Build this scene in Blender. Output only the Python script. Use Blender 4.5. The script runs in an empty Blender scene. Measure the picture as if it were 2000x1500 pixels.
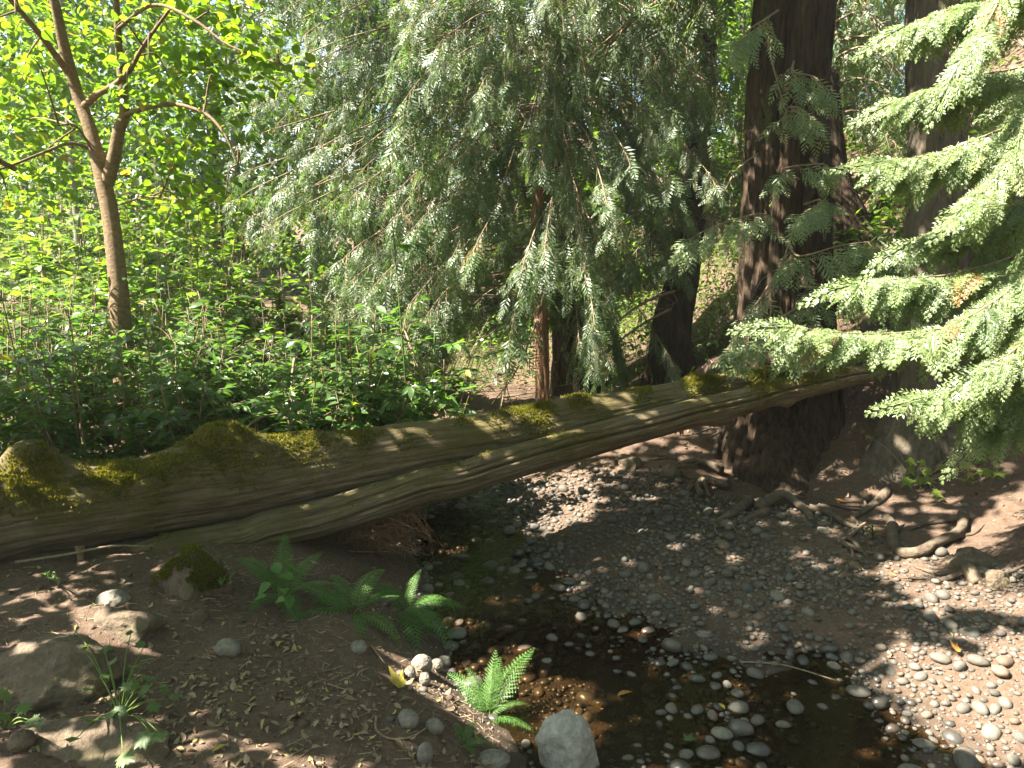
import bpy, math, random
import numpy as np
from mathutils import Vector

# ------------------------------------------------------------------ camera, sky, sun, exposure
scene = bpy.context.scene
COL = scene.collection
R = math.radians
CAM = np.array([0.0, 0.0, 1.6]); PITCH = R(10); F = 1500.0
camd = bpy.data.cameras.new('camera'); cam = bpy.data.objects.new('camera', camd); COL.objects.link(cam)
cam.location = CAM; cam.rotation_euler = (R(80), 0, 0)
camd.sensor_width = 36; camd.lens = 36 * F / 2000; camd.clip_start = 0.05; camd.clip_end = 1000
scene.camera = cam

SUN = np.array([-0.62, -0.08, 0.78]); SUN /= np.linalg.norm(SUN)
EL = math.asin(SUN[2]); AZ = math.atan2(SUN[0], SUN[1])
world = bpy.data.worlds.new('World'); scene.world = world; world.use_nodes = True
nt = world.node_tree
sky = nt.nodes.new('ShaderNodeTexSky'); sky.sky_type = 'NISHITA'; sky.sun_disc = False
sky.sun_elevation = EL; sky.sun_rotation = AZ % (2 * math.pi)
sky.air_density = 1.0; sky.dust_density = 1.5; sky.ozone_density = 1.0
bg = nt.nodes['Background']; bg.inputs['Strength'].default_value = 0.05
nt.links.new(sky.outputs[0], bg.inputs['Color'])
sund = bpy.data.lights.new('sun', 'SUN'); sund.energy = 5.0; sund.angle = R(0.53); sund.color = (1.0, 0.93, 0.82)
sun = bpy.data.objects.new('sun', sund); COL.objects.link(sun)
sun.rotation_euler = Vector(-SUN).to_track_quat('-Z', 'Y').to_euler()
scene.view_settings.view_transform = 'Standard'; scene.view_settings.look = 'None'
scene.view_settings.exposure = 2.9; scene.view_settings.gamma = 1.0
scene.view_settings.use_curve_mapping = False
scene.cycles.max_bounces = 7; scene.cycles.diffuse_bounces = 3; scene.cycles.glossy_bounces = 3
scene.cycles.transmission_bounces = 5; scene.cycles.transparent_max_bounces = 6
scene.cycles.use_denoising = True
scene.cycles.sample_clamp_indirect = 6.0
scene.cycles.caustics_reflective = False; scene.cycles.caustics_refractive = False

rng = np.random.default_rng(11)
random.seed(5)
FWD = np.array([0, math.cos(PITCH), -math.sin(PITCH)]); UPV = np.array([0, math.sin(PITCH), math.cos(PITCH)])

# ------------------------------------------------------------------ helpers
def P(px, py, D):                      # photo pixel at a known depth -> world point
    return CAM + D * (FWD + (px - 1000) / F * np.array([1.0, 0, 0]) - (py - 750) / F * UPV)

def nrm(v):
    v = np.asarray(v, float)
    return v / (np.linalg.norm(v, axis=-1, keepdims=True) + 1e-12)

def _hash(i, j, k, seed):
    h = (i * 374761393 + j * 668265263 + k * 2147483647 + seed * 1274126177) & 0xFFFFFFFF
    h = ((h ^ (h >> 13)) * 1274126177) & 0xFFFFFFFF
    h = ((h ^ (h >> 16)) * 2246822519) & 0xFFFFFFFF
    return ((h ^ (h >> 15)) & 0xFFFFFF) / float(0xFFFFFF)

def vnoise(p, seed=0):                 # value noise in [-1, 1]
    p = np.asarray(p, float); f = np.floor(p); i = f.astype(np.int64); u = p - f
    u = u * u * (3 - 2 * u)
    r = np.zeros(len(p))
    for a in (0, 1):
        for b in (0, 1):
            for c in (0, 1):
                w = (u[:, 0] if a else 1 - u[:, 0]) * (u[:, 1] if b else 1 - u[:, 1]) * (u[:, 2] if c else 1 - u[:, 2])
                r += w * _hash(i[:, 0] + a, i[:, 1] + b, i[:, 2] + c, seed)
    return r * 2 - 1

def fbm(p, oct=4, seed=0):
    r = 0; a = 1.0; p = np.asarray(p, float)
    for o in range(oct):
        r = r + a * vnoise(p, seed + o); a *= 0.5; p = p * 2.03 + 7.1
    return r

def make_mesh(name, V, faces, attrs=None, smooth=True):
    me = bpy.data.meshes.new(name)
    V = np.ascontiguousarray(V, dtype=np.float32)
    me.vertices.add(len(V)); me.vertices.foreach_set('co', V.ravel())
    loops = np.concatenate([f.ravel() for f in faces]).astype(np.int32)
    tot = np.concatenate([np.full(len(f), f.shape[1]) for f in faces])
    st = np.concatenate([[0], np.cumsum(tot)[:-1]]).astype(np.int32)
    me.loops.add(len(loops)); me.loops.foreach_set('vertex_index', loops)
    me.polygons.add(len(tot)); me.polygons.foreach_set('loop_start', st)
    if smooth:
        me.polygons.foreach_set('use_smooth', np.ones(len(tot), bool))
    for k, a in (attrs or {}).items():
        if a.ndim == 1:
            at = me.attributes.new(k, 'FLOAT', 'POINT'); at.data.foreach_set('value', a.astype(np.float32))
        else:
            at = me.attributes.new(k, 'FLOAT_VECTOR', 'POINT'); at.data.foreach_set('vector', a.astype(np.float32).ravel())
    me.update(calc_edges=True)
    return me

class Acc:                             # collects geometry, builds ONE mesh object
    def __init__(s):
        s.V = []; s.F = {3: [], 4: []}; s.R = []; s.L = []; s.n = 0
    def add(s, V, faces, r=0.5, lc=None):
        V = np.asarray(V, float)
        for f in (faces if isinstance(faces, list) else [faces]):
            f = np.asarray(f)
            if len(f): s.F[f.shape[1]].append(f + s.n)
        s.V.append(V); s.R.append(np.full(len(V), r) if np.isscalar(r) else r)
        s.L.append(V if lc is None else lc); s.n += len(V)
    def inst(s, tm, M, T, r=None):
        tv, tf = tm; K = len(T)
        if K == 0: return
        V = np.einsum('kij,nj->kni', M, tv) + np.asarray(T)[:, None, :]
        n = len(tv)
        f = (tf[None] + (np.arange(K) * n)[:, None, None]).reshape(-1, tf.shape[1])
        r = rng.random(K) if r is None else r
        s.add(V.reshape(-1, 3), f, np.repeat(r, n))
    def build(s, name, mat, parent=None, org=(0, 0, 0), smooth=True):
        V = np.concatenate(s.V) - np.asarray(org)
        fs = [np.concatenate(x) for x in s.F.values() if x]
        me = make_mesh(name, V, fs, {'rnd': np.concatenate(s.R), 'lc': np.concatenate(s.L)}, smooth)
        me.materials.append(MAT[mat])
        return link(name, me, parent)

def link(name, data, parent=None, loc=(0, 0, 0)):
    o = bpy.data.objects.new(name, data); COL.objects.link(o); o.location = loc
    if parent is not None: o.parent = parent
    return o

def tag(o, label=None, cat=None, group=None, kind=None):
    for k, v in (('label', label), ('category', cat), ('group', group), ('kind', kind)):
        if v: o[k] = v
    return o

def thing(name, label, cat, loc, group=None):
    o = link(name, None, None, tuple(float(v) for v in loc)); o.empty_display_size = 0.1
    return tag(o, label, cat, group)

def frames(a, n):                      # matrices with Y = axis, Z ~ normal
    a = nrm(a); x = nrm(np.cross(a, n)); z = np.cross(x, a)
    return np.stack([x, a, z], axis=-1)

def spline(pts, m=8):                  # Catmull-Rom resample
    p = np.asarray(pts, float)
    if len(p) < 3: 
        t = np.linspace(0, 1, m + 1)[:, None]; return p[0] * (1 - t) + p[-1] * t
    q = np.vstack([2 * p[0] - p[1], p, 2 * p[-1] - p[-2]]); out = []
    for i in range(len(p) - 1):
        a, b, c, d = q[i:i + 4]
        for t in np.linspace(0, 1, m, endpoint=False):
            out.append(0.5 * (2 * b + (c - a) * t + (2 * a - 5 * b + 4 * c - d) * t * t + (3 * b - a - 3 * c + d) * t ** 3))
    out.append(p[-1]); return np.array(out)

def tube(pts, rad, sides=8, rf=None, up=(0, 0, 1), cap=True):
    p = np.asarray(pts, float); n = len(p); rad = np.broadcast_to(np.asarray(rad, float), (n,))
    t = nrm(np.gradient(p, axis=0))
    b1 = np.zeros_like(p); u = np.asarray(up, float)
    for i in range(n):
        v = u - t[i] * np.dot(u, t[i])
        if np.linalg.norm(v) < 0.05: v = np.array([1.0, 0.03, 0]) - t[i] * t[i][0]
        b1[i] = v / np.linalg.norm(v); u = b1[i]
    b2 = np.cross(t, b1)
    s = np.concatenate([[0], np.cumsum(np.linalg.norm(np.diff(p, axis=0), axis=1))])
    th = np.linspace(0, 2 * math.pi, sides, endpoint=False)
    S, TH = np.meshgrid(s, th, indexing='ij'); RR = np.repeat(rad[:, None], sides, 1)
    if rf is not None: RR = rf(S.ravel(), TH.ravel(), RR.ravel()).reshape(n, sides)
    V = p[:, None] + RR[..., None] * (np.cos(TH)[..., None] * b1[:, None] + np.sin(TH)[..., None] * b2[:, None])
    lc = np.stack([S, RR * np.cos(TH), RR * np.sin(TH)], -1).reshape(-1, 3)
    i = np.arange(n - 1)[:, None] * sides; j = np.arange(sides)[None]; k = (j + 1) % sides
    q = np.stack([i + j, i + sides + j, i + sides + k, i + k], -1).reshape(-1, 4)
    V = V.reshape(-1, 3); fs = [q]
    if cap:
        V = np.vstack([V, p[0], p[-1]]); lc = np.vstack([lc, [s[0], 0, 0], [s[-1], 0, 0]]); m = n * sides
        f0 = np.stack([np.full(sides, m), j[0], k[0]], -1); o = (n - 1) * sides
        f1 = np.stack([np.full(sides, m + 1), o + k[0], o + j[0]], -1); fs += [np.vstack([f0, f1])]
    return V, fs, lc

# ------------------------------------------------------------------ terrain
WATER = -0.35
def G0(px, py, z):
    d = FWD + (px - 1000) / F * np.array([1.0, 0, 0]) - (py - 750) / F * UPV
    t = (z - CAM[2]) / d[2]; return CAM + d * t
CP = []
def cp(px, py, z): CP.append(G0(px, py, z))
def cw(x, y, z): CP.append(np.array([x, y, z], float))
for px, py in [(1015, 1500), (1000, 1440), (960, 1400), (880, 1310), (850, 1200), (835, 1100), (800, 1030)]: cp(px, py, -0.36)
for px, py, z in [(900, 1480, -.22), (860, 1400, -.16), (770, 1310, -.14), (690, 1220, -.06), (640, 1130, -.04), (560, 1070, -.02), (0, 1500, .04), (300, 1490, .0), (600, 1480, -.05), (0, 1330, .06),
                  (300, 1300, .0), (500, 1330, -.03), (200, 1180, .09), (400, 1130, .05), (0, 1130, .06), (560, 1200, -.02), (750, 1450, -.1), (-300, 1300, .1), (600, 1330, -.06)]: cp(px, py, z)
for px, py in [(1200, 1480), (1400, 1450), (1200, 1330), (1000, 1250), (950, 1120), (920, 1020), (1500, 1350), (1650, 1450), (1800, 1500), (1100, 1250), (1350, 1290)]: cp(px, py, -0.38 if px < 1150 and py < 1300 else -.366)
for px, py, z in [(1030, 1000, -.34), (1040, 1060, -.34), (1115, 1110, -.34), (1130, 1160, -.345), (1250, 1195, -.345), (1350, 1225, -.345), (1420, 1255, -.345), (1530, 1265, -.345), (1650, 1305, -.345), (1750, 1375, -.34), (1850, 1445, -.34), (2000, 1510, -.33),
                  (1200, 1100, -.29), (1400, 1130, -.27), (1600, 1180, -.26), (1800, 1260, -.25), (1950, 1330, -.25), (1150, 1020, -.28), (1300, 1040, -.25), (1500, 1080, -.24), (1700, 1130, -.23), (1900, 1200, -.23),
                  (1100, 955, -.24), (1300, 955, -.2), (1400, 990, -.19), (1560, 1015, -.18), (1650, 1055, -.18), (1780, 1095, -.18), (1890, 1140, -.17), (2000, 1185, -.16), (2200, 1270, -.1)]: cp(px, py, z)
for x, y, z in [(2.2, 6.0, .0), (2.6, 5.5, .0), (2.9, 5.95, .5), (2.7, 6.3, .5), (3.05, 5.3, .05), (3.1, 5.0, .0), (3.0, 4.6, -.03), (3.2, 4.0, .12), (3.8, 4.6, .6), (3.7, 5.6, .85), (3.5, 3.4, .3), (3.2, 2.6, .1), (4.5, 4, 1.3), (4.5, 6, 1.7),
                (1.3, 6.4, .05), (1.6, 7.2, .15), (.6, 7, -.1), (2.6, 7.2, .5), (1.9, 8.8, .1), (3.2, 8, 1.0), (3.6, 9, 1.5), (4.6, 9.5, 2.4), (1, 10, .0), (2.5, 11, .7), (4.5, 12, 2.6), (6.5, 8, 3.4), (8, 12, 5), (12, 12, 7), (10, 5, 4.5), (6, 2, 1.6), (8, -3, 1.8),
                (.0, 9.5, -.15), (0, 8, -.25), (-.6, 7, -.38), (-1.4, 7.6, -.36), (-.3, 6.3, -.42), (.3, 6.6, -.25), (-1.2, 5.6, -.05), (-2, 5, .0), (-1.5, 4.4, .02), (-3, 6, .05), (-1.6, 6.4, -.1), (-4, 9, .0), (-2, 10, -.1), (-6, 6, .2), (-5, 3, .2), (-3, 2, .1), (-6, -2, .1), (0, -2, .0), (0, 1, -.05), (3, 0, -.1), (1.5, 1.2, -.4),
                (0, 14, .1), (-6, 14, .2), (-14, 10, .3), (4, 20, 2.5), (-5, 25, 1.2), (15, 25, 7), (-20, 30, 2), (0, 45, 5), (-30, 50, 5), (40, 40, 9), (-60, 10, 2), (60, 0, 9), (0, -50, 0), (-60, -60, 0), (60, -60, 5), (0, 120, 8), (-110, 110, 7), (110, 110, 9), (-120, 0, 3), (120, 0, 9)]: cw(x, y, z)
CP = np.array(CP)
_d = np.sqrt(((CP[:, None, :2] - CP[None, :, :2]) ** 2).sum(-1) + .02)
_n = len(CP); _A = np.zeros((_n + 1, _n + 1)); _A[:_n, :_n] = _d - 1e-2 * np.eye(_n); _A[:_n, _n] = 1; _A[_n, :_n] = 1
_w = np.linalg.solve(_A, np.append(CP[:, 2], 0))
def hbase(xy):
    xy = np.atleast_2d(xy); out = np.zeros(len(xy))
    for i in range(0, len(xy), 20000):
        q = xy[i:i + 20000]; d = np.sqrt(((q[:, None] - CP[None, :, :2]) ** 2).sum(-1) + .02)
        out[i:i + 20000] = d @ _w[:_n] + _w[_n]
    return out
def H(xy):
    xy = np.atleast_2d(np.asarray(xy, float)); p = np.c_[xy, np.zeros(len(xy))]
    dist = np.hypot(xy[:, 0], xy[:, 1] - 3)
    z = hbase(xy)
    bank = np.clip((z - WATER - .1) / .25, 0, 1)
    shore = np.exp(-((z - WATER) / .06) ** 2) * np.clip((7.2 - xy[:, 1]) / 1, 0, 1)
    z = z + .012 * fbm(p * 5, 3, 3) * (0.5 + bank) + .006 * fbm(p * 22, 2, 9) + shore * (.016 * fbm(p * 2.6, 3, 12) + .010 * fbm(p * 9, 2, 13))
    z = z + np.clip((z + .1) / .4, 0, 1) * np.clip((xy[:, 0] - 1) / .6, 0, 1) * (.07 * fbm(p * 2.3, 4, 5) + .03 * fbm(p * 9, 3, 6))
    return z + np.clip((dist - 8) / 20, 0, 1) * .35 * fbm(p * .35, 3, 15)
def hz(x, y): return float(H([[x, y]])[0])
def gp(px, py):                        # where the ray through a photo pixel meets the ground
    d = FWD + (px - 1000) / F * np.array([1.0, 0, 0]) - (py - 750) / F * UPV
    t = np.concatenate([np.arange(1.2, 14, .01), np.arange(14, 60, .1)]); q = CAM + t[:, None] * d
    below = q[:, 2] < H(q[:, :2])
    i = int(np.argmax(below)) if below.any() else len(t) - 1
    return q[i]

# ------------------------------------------------------------------ materials
MAT = {}
class NB:
    def __init__(s, name):
        m = bpy.data.materials.new(name); m.use_nodes = True; s.m = m; s.t = m.node_tree; s.t.nodes.clear(); MAT[name] = m
        s.out = s.n('ShaderNodeOutputMaterial')
    def n(s, typ, **k):
        o = s.t.nodes.new(typ)
        for a, b in k.items(): setattr(o, a, b)
        return o
    def l(s, a, b): s.t.links.new(a, b)
    def attr(s, name): return s.n('ShaderNodeAttribute', attribute_name=name)
    def coord(s, scale=(1, 1, 1), attr=None, obj=False):
        src = s.attr(attr).outputs['Vector'] if attr else (s.n('ShaderNodeTexCoord').outputs['Object'] if obj else s.n('ShaderNodeNewGeometry').outputs['Position'])
        mp = s.n('ShaderNodeMapping'); mp.inputs['Scale'].default_value = scale; s.l(src, mp.inputs['Vector']); return mp.outputs[0]
    def noise(s, vec, scale, detail=4, rough=.6, dist=0):
        o = s.n('ShaderNodeTexNoise'); o.inputs['Scale'].default_value = scale; o.inputs['Detail'].default_value = detail
        o.inputs['Roughness'].default_value = rough; o.inputs['Distortion'].default_value = dist; s.l(vec, o.inputs['Vector']); return o.outputs['Fac']
    def ramp(s, fac, *stops):
        o = s.n('ShaderNodeValToRGB'); e = o.color_ramp.elements
        for i, (p, c) in enumerate(stops):
            if i > 1: e.new(p)
            e[i].position = p; e[i].color = (*c, 1) if len(c) == 3 else c
        s.l(fac, o.inputs[0]); return o.outputs[0]
    def mix(s, fac, a, b, mode='MIX'):
        o = s.n('ShaderNodeMix', data_type='RGBA', blend_type=mode)
        for i, v in ((0, fac), (6, a), (7, b)):
            if hasattr(v, 'is_linked') or hasattr(v, 'links'): s.l(v, o.inputs[i])
            else: o.inputs[i].default_value = v if i == 0 else (*v, 1)
        return o.outputs[2]
    def math(s, op, a, b=0.0):
        o = s.n('ShaderNodeMath', operation=op)
        for i, v in ((0, a), (1, b)):
            if hasattr(v, 'links'): s.l(v, o.inputs[i])
            else: o.inputs[i].default_value = v
        return o.outputs[0]
    def bump(s, h, strength=.5, dist=.02, prev=None):
        o = s.n('ShaderNodeBump'); o.inputs['Strength'].default_value = strength; o.inputs['Distance'].default_value = dist
        s.l(h, o.inputs['Height'])
        if prev is not None: s.l(prev, o.inputs['Normal'])
        return o.outputs[0]
    def bsdf(s, col, rough=.8, spec=.3, normal=None, out=True):
        o = s.n('ShaderNodeBsdfPrincipled')
        for k, v in (('Base Color', col), ('Roughness', rough), ('Specular IOR Level', spec)):
            if hasattr(v, 'links'): s.l(v, o.inputs[k])
            else: o.inputs[k].default_value = (*v, 1) if k == 'Base Color' else v
        if normal is not None: s.l(normal, o.inputs['Normal'])
        if out: s.l(o.outputs[0], s.out.inputs[0])
        return o.outputs[0]

def leaf_mat(name, stops, trans, tf=.4, rough=.42, spec=.5):
    b = NB(name); r = b.attr('rnd').outputs['Fac']
    c = b.ramp(r, *stops)
    nz = b.noise(b.coord(), 60, 2)
    c = b.mix(.35, c, b.mix(1.0, c, b.ramp(nz, (.3, (.55, .55, .55)), (.7, (1.3, 1.3, 1.3))), 'MULTIPLY'))
    p = b.bsdf(c, rough, spec, out=False)
    t = b.n('ShaderNodeBsdfTranslucent'); b.l(b.mix(1.0, c, trans, 'MULTIPLY'), t.inputs[0])
    m = b.n('ShaderNodeMixShader'); m.inputs[0].default_value = tf; b.l(p, m.inputs[1]); b.l(t.outputs[0], m.inputs[2]); b.l(m.outputs[0], b.out.inputs[0])

def bark_mat(name, dark, light, scale=(14, 14, 1.6), mossc=None, moss=.0, strength=.9):
    b = NB(name); v = b.coord(scale, obj=True)
    n1 = b.noise(v, 1.6, 6, .65, .4); n2 = b.noise(b.coord((4, 4, 2), obj=True), 1.0, 4)
    c = b.ramp(n1, (.32, dark), (.68, light))
    c = b.mix(.5, c, b.mix(1.0, c, b.ramp(n2, (.3, (.6, .62, .6)), (.7, (1.35, 1.25, 1.15))), 'MULTIPLY'))
    if mossc: c = b.mix(b.ramp(b.noise(b.coord((2, 2, .8), obj=True), 1.3, 5, .7), (.56 - moss, (0, 0, 0)), (.66 - moss, (1, 1, 1))), c, mossc)
    b.bsdf(c, .9, .15, b.bump(n1, strength, .03))

def build_materials():
    # ground: bank soil, gravelly silt near the water, leaf litter towards the wood
    b = NB('soil'); pos = b.coord()
    n1 = b.noise(pos, 1.7, 6, .6); n2 = b.noise(pos, 34, 5, .7); n3 = b.noise(pos, 140, 3, .7)
    c = b.ramp(n1, (.3, (.055, .033, .021)), (.7, (.112, .069, .044)))
    c = b.mix(b.ramp(n2, (.42, (0, 0, 0)), (.75, (.8, .8, .8))), c, (.14, .108, .08))
    c = b.mix(b.ramp(n3, (.62, (0, 0, 0)), (.7, (.7, .7, .7))), c, (.19, .155, .115))
    sz = b.n('ShaderNodeSeparateXYZ'); b.l(b.n('ShaderNodeNewGeometry').outputs['Position'], sz.inputs[0])
    wet = b.math('MULTIPLY', b.math('SUBTRACT', -.30, b.math('ADD', sz.outputs['Z'], b.math('MULTIPLY', b.math('SUBTRACT', n1, .5), .12))), 12.0)
    wetc = b.n('ShaderNodeClamp'); b.l(wet, wetc.inputs[0])
    litter = b.noise(pos, 9, 5, .75)
    far = b.n('ShaderNodeClamp'); b.l(b.math('MULTIPLY', b.math('SUBTRACT', sz.outputs['Y'], 5.6), .5), far.inputs[0])
    c = b.mix(b.math('MULTIPLY', b.ramp(litter, (.45, (0, 0, 0)), (.62, (1, 1, 1))), b.math('MULTIPLY', far.outputs[0], .7)), c, (.13, .085, .052))
    c = b.mix(wetc.outputs[0], c, (.03, .022, .014))
    rg = b.math('SUBTRACT', .93, b.math('MULTIPLY', wetc.outputs[0], .5))
    nn = b.bump(n3, .5, .006, b.bump(n2, .7, .02))
    b.bsdf(c, rg, .25, nn)
    # shallow water
    b = NB('water'); pos = b.coord()
    h = b.math('ADD', b.noise(b.coord((1, .7, 1)), 9, 3, .5, .6), b.math('MULTIPLY', b.noise(pos, 38, 2, .5), .22))
    nm = b.bump(h, .3, .03)
    g = b.n('ShaderNodeBsdfGlossy'); g.inputs['Roughness'].default_value = .03; b.l(nm, g.inputs['Normal'])
    t = b.n('ShaderNodeBsdfTransparent'); t.inputs[0].default_value = (.62, .52, .38, 1)
    fr = b.n('ShaderNodeFresnel'); fr.inputs[0].default_value = 1.36; b.l(nm, fr.inputs['Normal'])
    m = b.n('ShaderNodeMixShader'); b.l(fr.outputs[0], m.inputs[0]); b.l(t.outputs[0], m.inputs[1]); b.l(g.outputs[0], m.inputs[2]); b.l(m.outputs[0], b.out.inputs[0])
    # pebbles and rocks
    for name, wetk in (('pebble', 0), ('pebble_wet', 1)):
        b = NB(name); r = b.math('FRACT', b.math('ADD', b.attr('rnd').outputs['Fac'], b.n('ShaderNodeObjectInfo').outputs['Random']))
        k = .25 if wetk else .46
        c = b.ramp(r, (.0, (.14 * k, .13 * k, .115 * k)), (.3, (.26 * k, .24 * k, .20 * k)), (.6, (.19 * k, .17 * k, .14 * k)), (.85, (.33 * k, .30 * k, .24 * k)), (1, (.28 * k, .19 * k, .13 * k)))
        nz = b.noise(b.coord(), 55, 5, .7)
        c = b.mix(.7, c, b.mix(1.0, c, b.ramp(nz, (.3, (.6, .6, .6)), (.7, (1.35, 1.32, 1.25))), 'MULTIPLY'))
        b.bsdf(c, .32 if wetk else .75, .5 if wetk else .3, b.bump(nz, .25, .004))
    b = NB('rock'); v = b.coord(obj=True)
    n1 = b.noise(v, 6, 6, .65); n2 = b.noise(v, 45, 5, .75)
    c = b.ramp(n1, (.3, (.12, .105, .085)), (.55, (.20, .18, .15)), (.75, (.17, .135, .095)))
    c = b.mix(.7, c, b.mix(1.0, c, b.ramp(n2, (.3, (.55, .55, .55)), (.7, (1.35, 1.35, 1.3))), 'MULTIPLY'))
    b.bsdf(c, .85, .25, b.bump(n2, .6, .012, b.bump(n1, .5, .03)))
    b = NB('rock_pale'); v = b.coord(obj=True); n1 = b.noise(v, 7, 6, .65); n2 = b.noise(v, 50, 5, .75)
    c = b.ramp(n1, (.3, (.24, .22, .185)), (.55, (.36, .34, .30)), (.75, (.27, .22, .165)))
    c = b.mix(.7, c, b.mix(1.0, c, b.ramp(n2, (.3, (.55, .55, .55)), (.7, (1.3, 1.3, 1.25))), 'MULTIPLY'))
    b.bsdf(c, .85, .25, b.bump(n2, .6, .012, b.bump(n1, .5, .03)))
    b = NB('rock_brown'); v = b.coord(obj=True)
    n1 = b.noise(v, 5, 6, .65); n2 = b.noise(v, 40, 5, .75)
    c = b.ramp(n1, (.3, (.075, .055, .038)), (.55, (.135, .105, .074)), (.75, (.11, .085, .054)))
    c = b.mix(.7, c, b.mix(1.0, c, b.ramp(n2, (.3, (.55, .55, .55)), (.7, (1.4, 1.35, 1.3))), 'MULTIPLY'))
    c = b.mix(b.ramp(b.noise(v, 7, 5, .7), (.55, (0, 0, 0)), (.68, (.6, .6, .6))), c, (.10, .095, .035))
    b.bsdf(c, .9, .2, b.bump(n2, .7, .015, b.bump(n1, .5, .03)))
    # weathered log wood
    b = NB('log_wood'); v = b.coord((1.6, 22, 22), attr='lc'); v2 = b.coord((1, 1, 1), attr='lc')
    n1 = b.noise(v, 2.2, 7, .68, .3); n2 = b.noise(v2, 4.5, 5, .65); n3 = b.noise(b.coord((.5, 60, 60), attr='lc'), 2, 3, .6); n4 = b.noise(v2, 30, 4, .7)
    c = b.ramp(n1, (.28, (.062, .045, .025)), (.5, (.16, .122, .07)), (.72, (.28, .225, .14)))
    c = b.mix(b.ramp(n2, (.6, (0, 0, 0)), (.72, (.6, .6, .6))), c, (.22, .20, .145))
    sx = b.n('ShaderNodeSeparateXYZ'); b.l(b.attr('lc').outputs['Vector'], sx.inputs[0])
    # algae and thin moss film grow on the upper side in blotches
    film = b.math('ADD', b.noise(v2, 3.1, 6, .72), b.math('MULTIPLY', sx.outputs['Y'], .42))
    c = b.mix(b.math('MULTIPLY', b.ramp(film, (.46, (0, 0, 0)), (.62, (1, 1, 1))), .7), c, b.mix(n4, (.055, .05, .012), (.15, .125, .032)))
    c = b.mix(b.ramp(n3, (.30, (.85, .85, .85)), (.37, (0, 0, 0))), c, (.05, .037, .022))
    b.bsdf(c, .88, .2, b.bump(n4, .5, .012, b.bump(n1, 1.0, .035)))
    b = NB('broken_wood'); n1 = b.noise(b.coord((40, 40, 6), obj=True), 1.5, 5, .7)
    b.bsdf(b.ramp(n1, (.3, (.10, .055, .03)), (.7, (.30, .20, .13))), .9, .2, b.bump(n1, .8, .02))
    bark_mat('cedar_bark', (.014, .010, .007), (.082, .057, .037), mossc=(.075, .075, .03), moss=-.05)
    bark_mat('grey_bark', (.055, .046, .034), (.15, .125, .092), mossc=(.095, .092, .04), moss=.02)
    bark_mat('red_bark', (.17, .085, .05), (.46, .27, .17), (24, 24, 1.5))
    bark_mat('maple_bark', (.11, .078, .044), (.22, .16, .095), (18, 18, 30), strength=.4)
    bark_mat('pole_bark', (.10, .10, .075), (.20, .20, .15), (20, 20, 5), strength=.4)
    bark_mat('root_bark', (.055, .042, .03), (.15, .118, .085), (9, 9, 9), strength=.6)
    bark_mat('twig', (.13, .095, .06), (.30, .235, .16), (30, 30, 30), strength=.3)
    bark_mat('red_twig', (.14, .07, .04), (.30, .17, .10), (30, 30, 30), strength=.3)
    bark_mat('green_stem', (.07, .11, .025), (.13, .19, .05), (30, 30, 30), strength=.2)
    Y = (1.5, 1.7, .45); Yc = (1.35, 1.6, .6)
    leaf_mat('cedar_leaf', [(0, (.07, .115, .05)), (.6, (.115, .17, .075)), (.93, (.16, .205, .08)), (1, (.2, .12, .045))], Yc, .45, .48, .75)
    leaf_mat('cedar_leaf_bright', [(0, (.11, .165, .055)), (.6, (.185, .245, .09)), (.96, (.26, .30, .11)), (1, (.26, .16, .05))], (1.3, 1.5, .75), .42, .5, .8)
    leaf_mat('maple_leaf', [(0, (.075, .14, .02)), (.7, (.12, .19, .03)), (.95, (.20, .22, .03)), (1, (.26, .16, .03))], (1.8, 1.9, .5), .6, .45, .5)
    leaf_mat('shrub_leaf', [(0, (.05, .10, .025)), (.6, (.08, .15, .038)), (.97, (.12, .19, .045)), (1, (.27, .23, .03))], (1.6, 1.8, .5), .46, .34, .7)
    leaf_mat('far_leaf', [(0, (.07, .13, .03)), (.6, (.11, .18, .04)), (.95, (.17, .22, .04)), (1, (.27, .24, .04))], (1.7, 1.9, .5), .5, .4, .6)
    leaf_mat('fern_leaf', [(0, (.065, .15, .03)), (1, (.115, .21, .05))], (1.5, 1.6, .5), .45, .5, .3)
    leaf_mat('weed_leaf', [(0, (.06, .11, .03)), (1, (.11, .165, .05))], Y, .4, .5, .4)
    leaf_mat('sapling_leaf', [(0, (.13, .20, .03)), (.6, (.18, .24, .035)), (.8, (.30, .25, .05)), (1, (.30, .17, .05))], Y, .45, .5, .3)
    leaf_mat('dry_leaf', [(0, (.12, .075, .04)), (.45, (.20, .14, .085)), (.8, (.30, .23, .15)), (.92, (.34, .29, .10)), (1, (.20, .22, .06))], (1.1, 1, .7), .15, .6, .3)
    leaf_mat('orange_leaf', [(0, (.42, .19, .04)), (1, (.50, .25, .06))], (1.2, 1, .6), .25, .5, .3)
    leaf_mat('yellow_leaf', [(0, (.42, .32, .05)), (1, (.36, .30, .06))], (1.2, 1.1, .6), .25, .5, .3)
    leaf_mat('moss', [(0, (.075, .08, .014)), (.5, (.165, .16, .026)), (1, (.30, .265, .045))], (1.4, 1.4, .5), .3, .8, .1)
build_materials()

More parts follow.
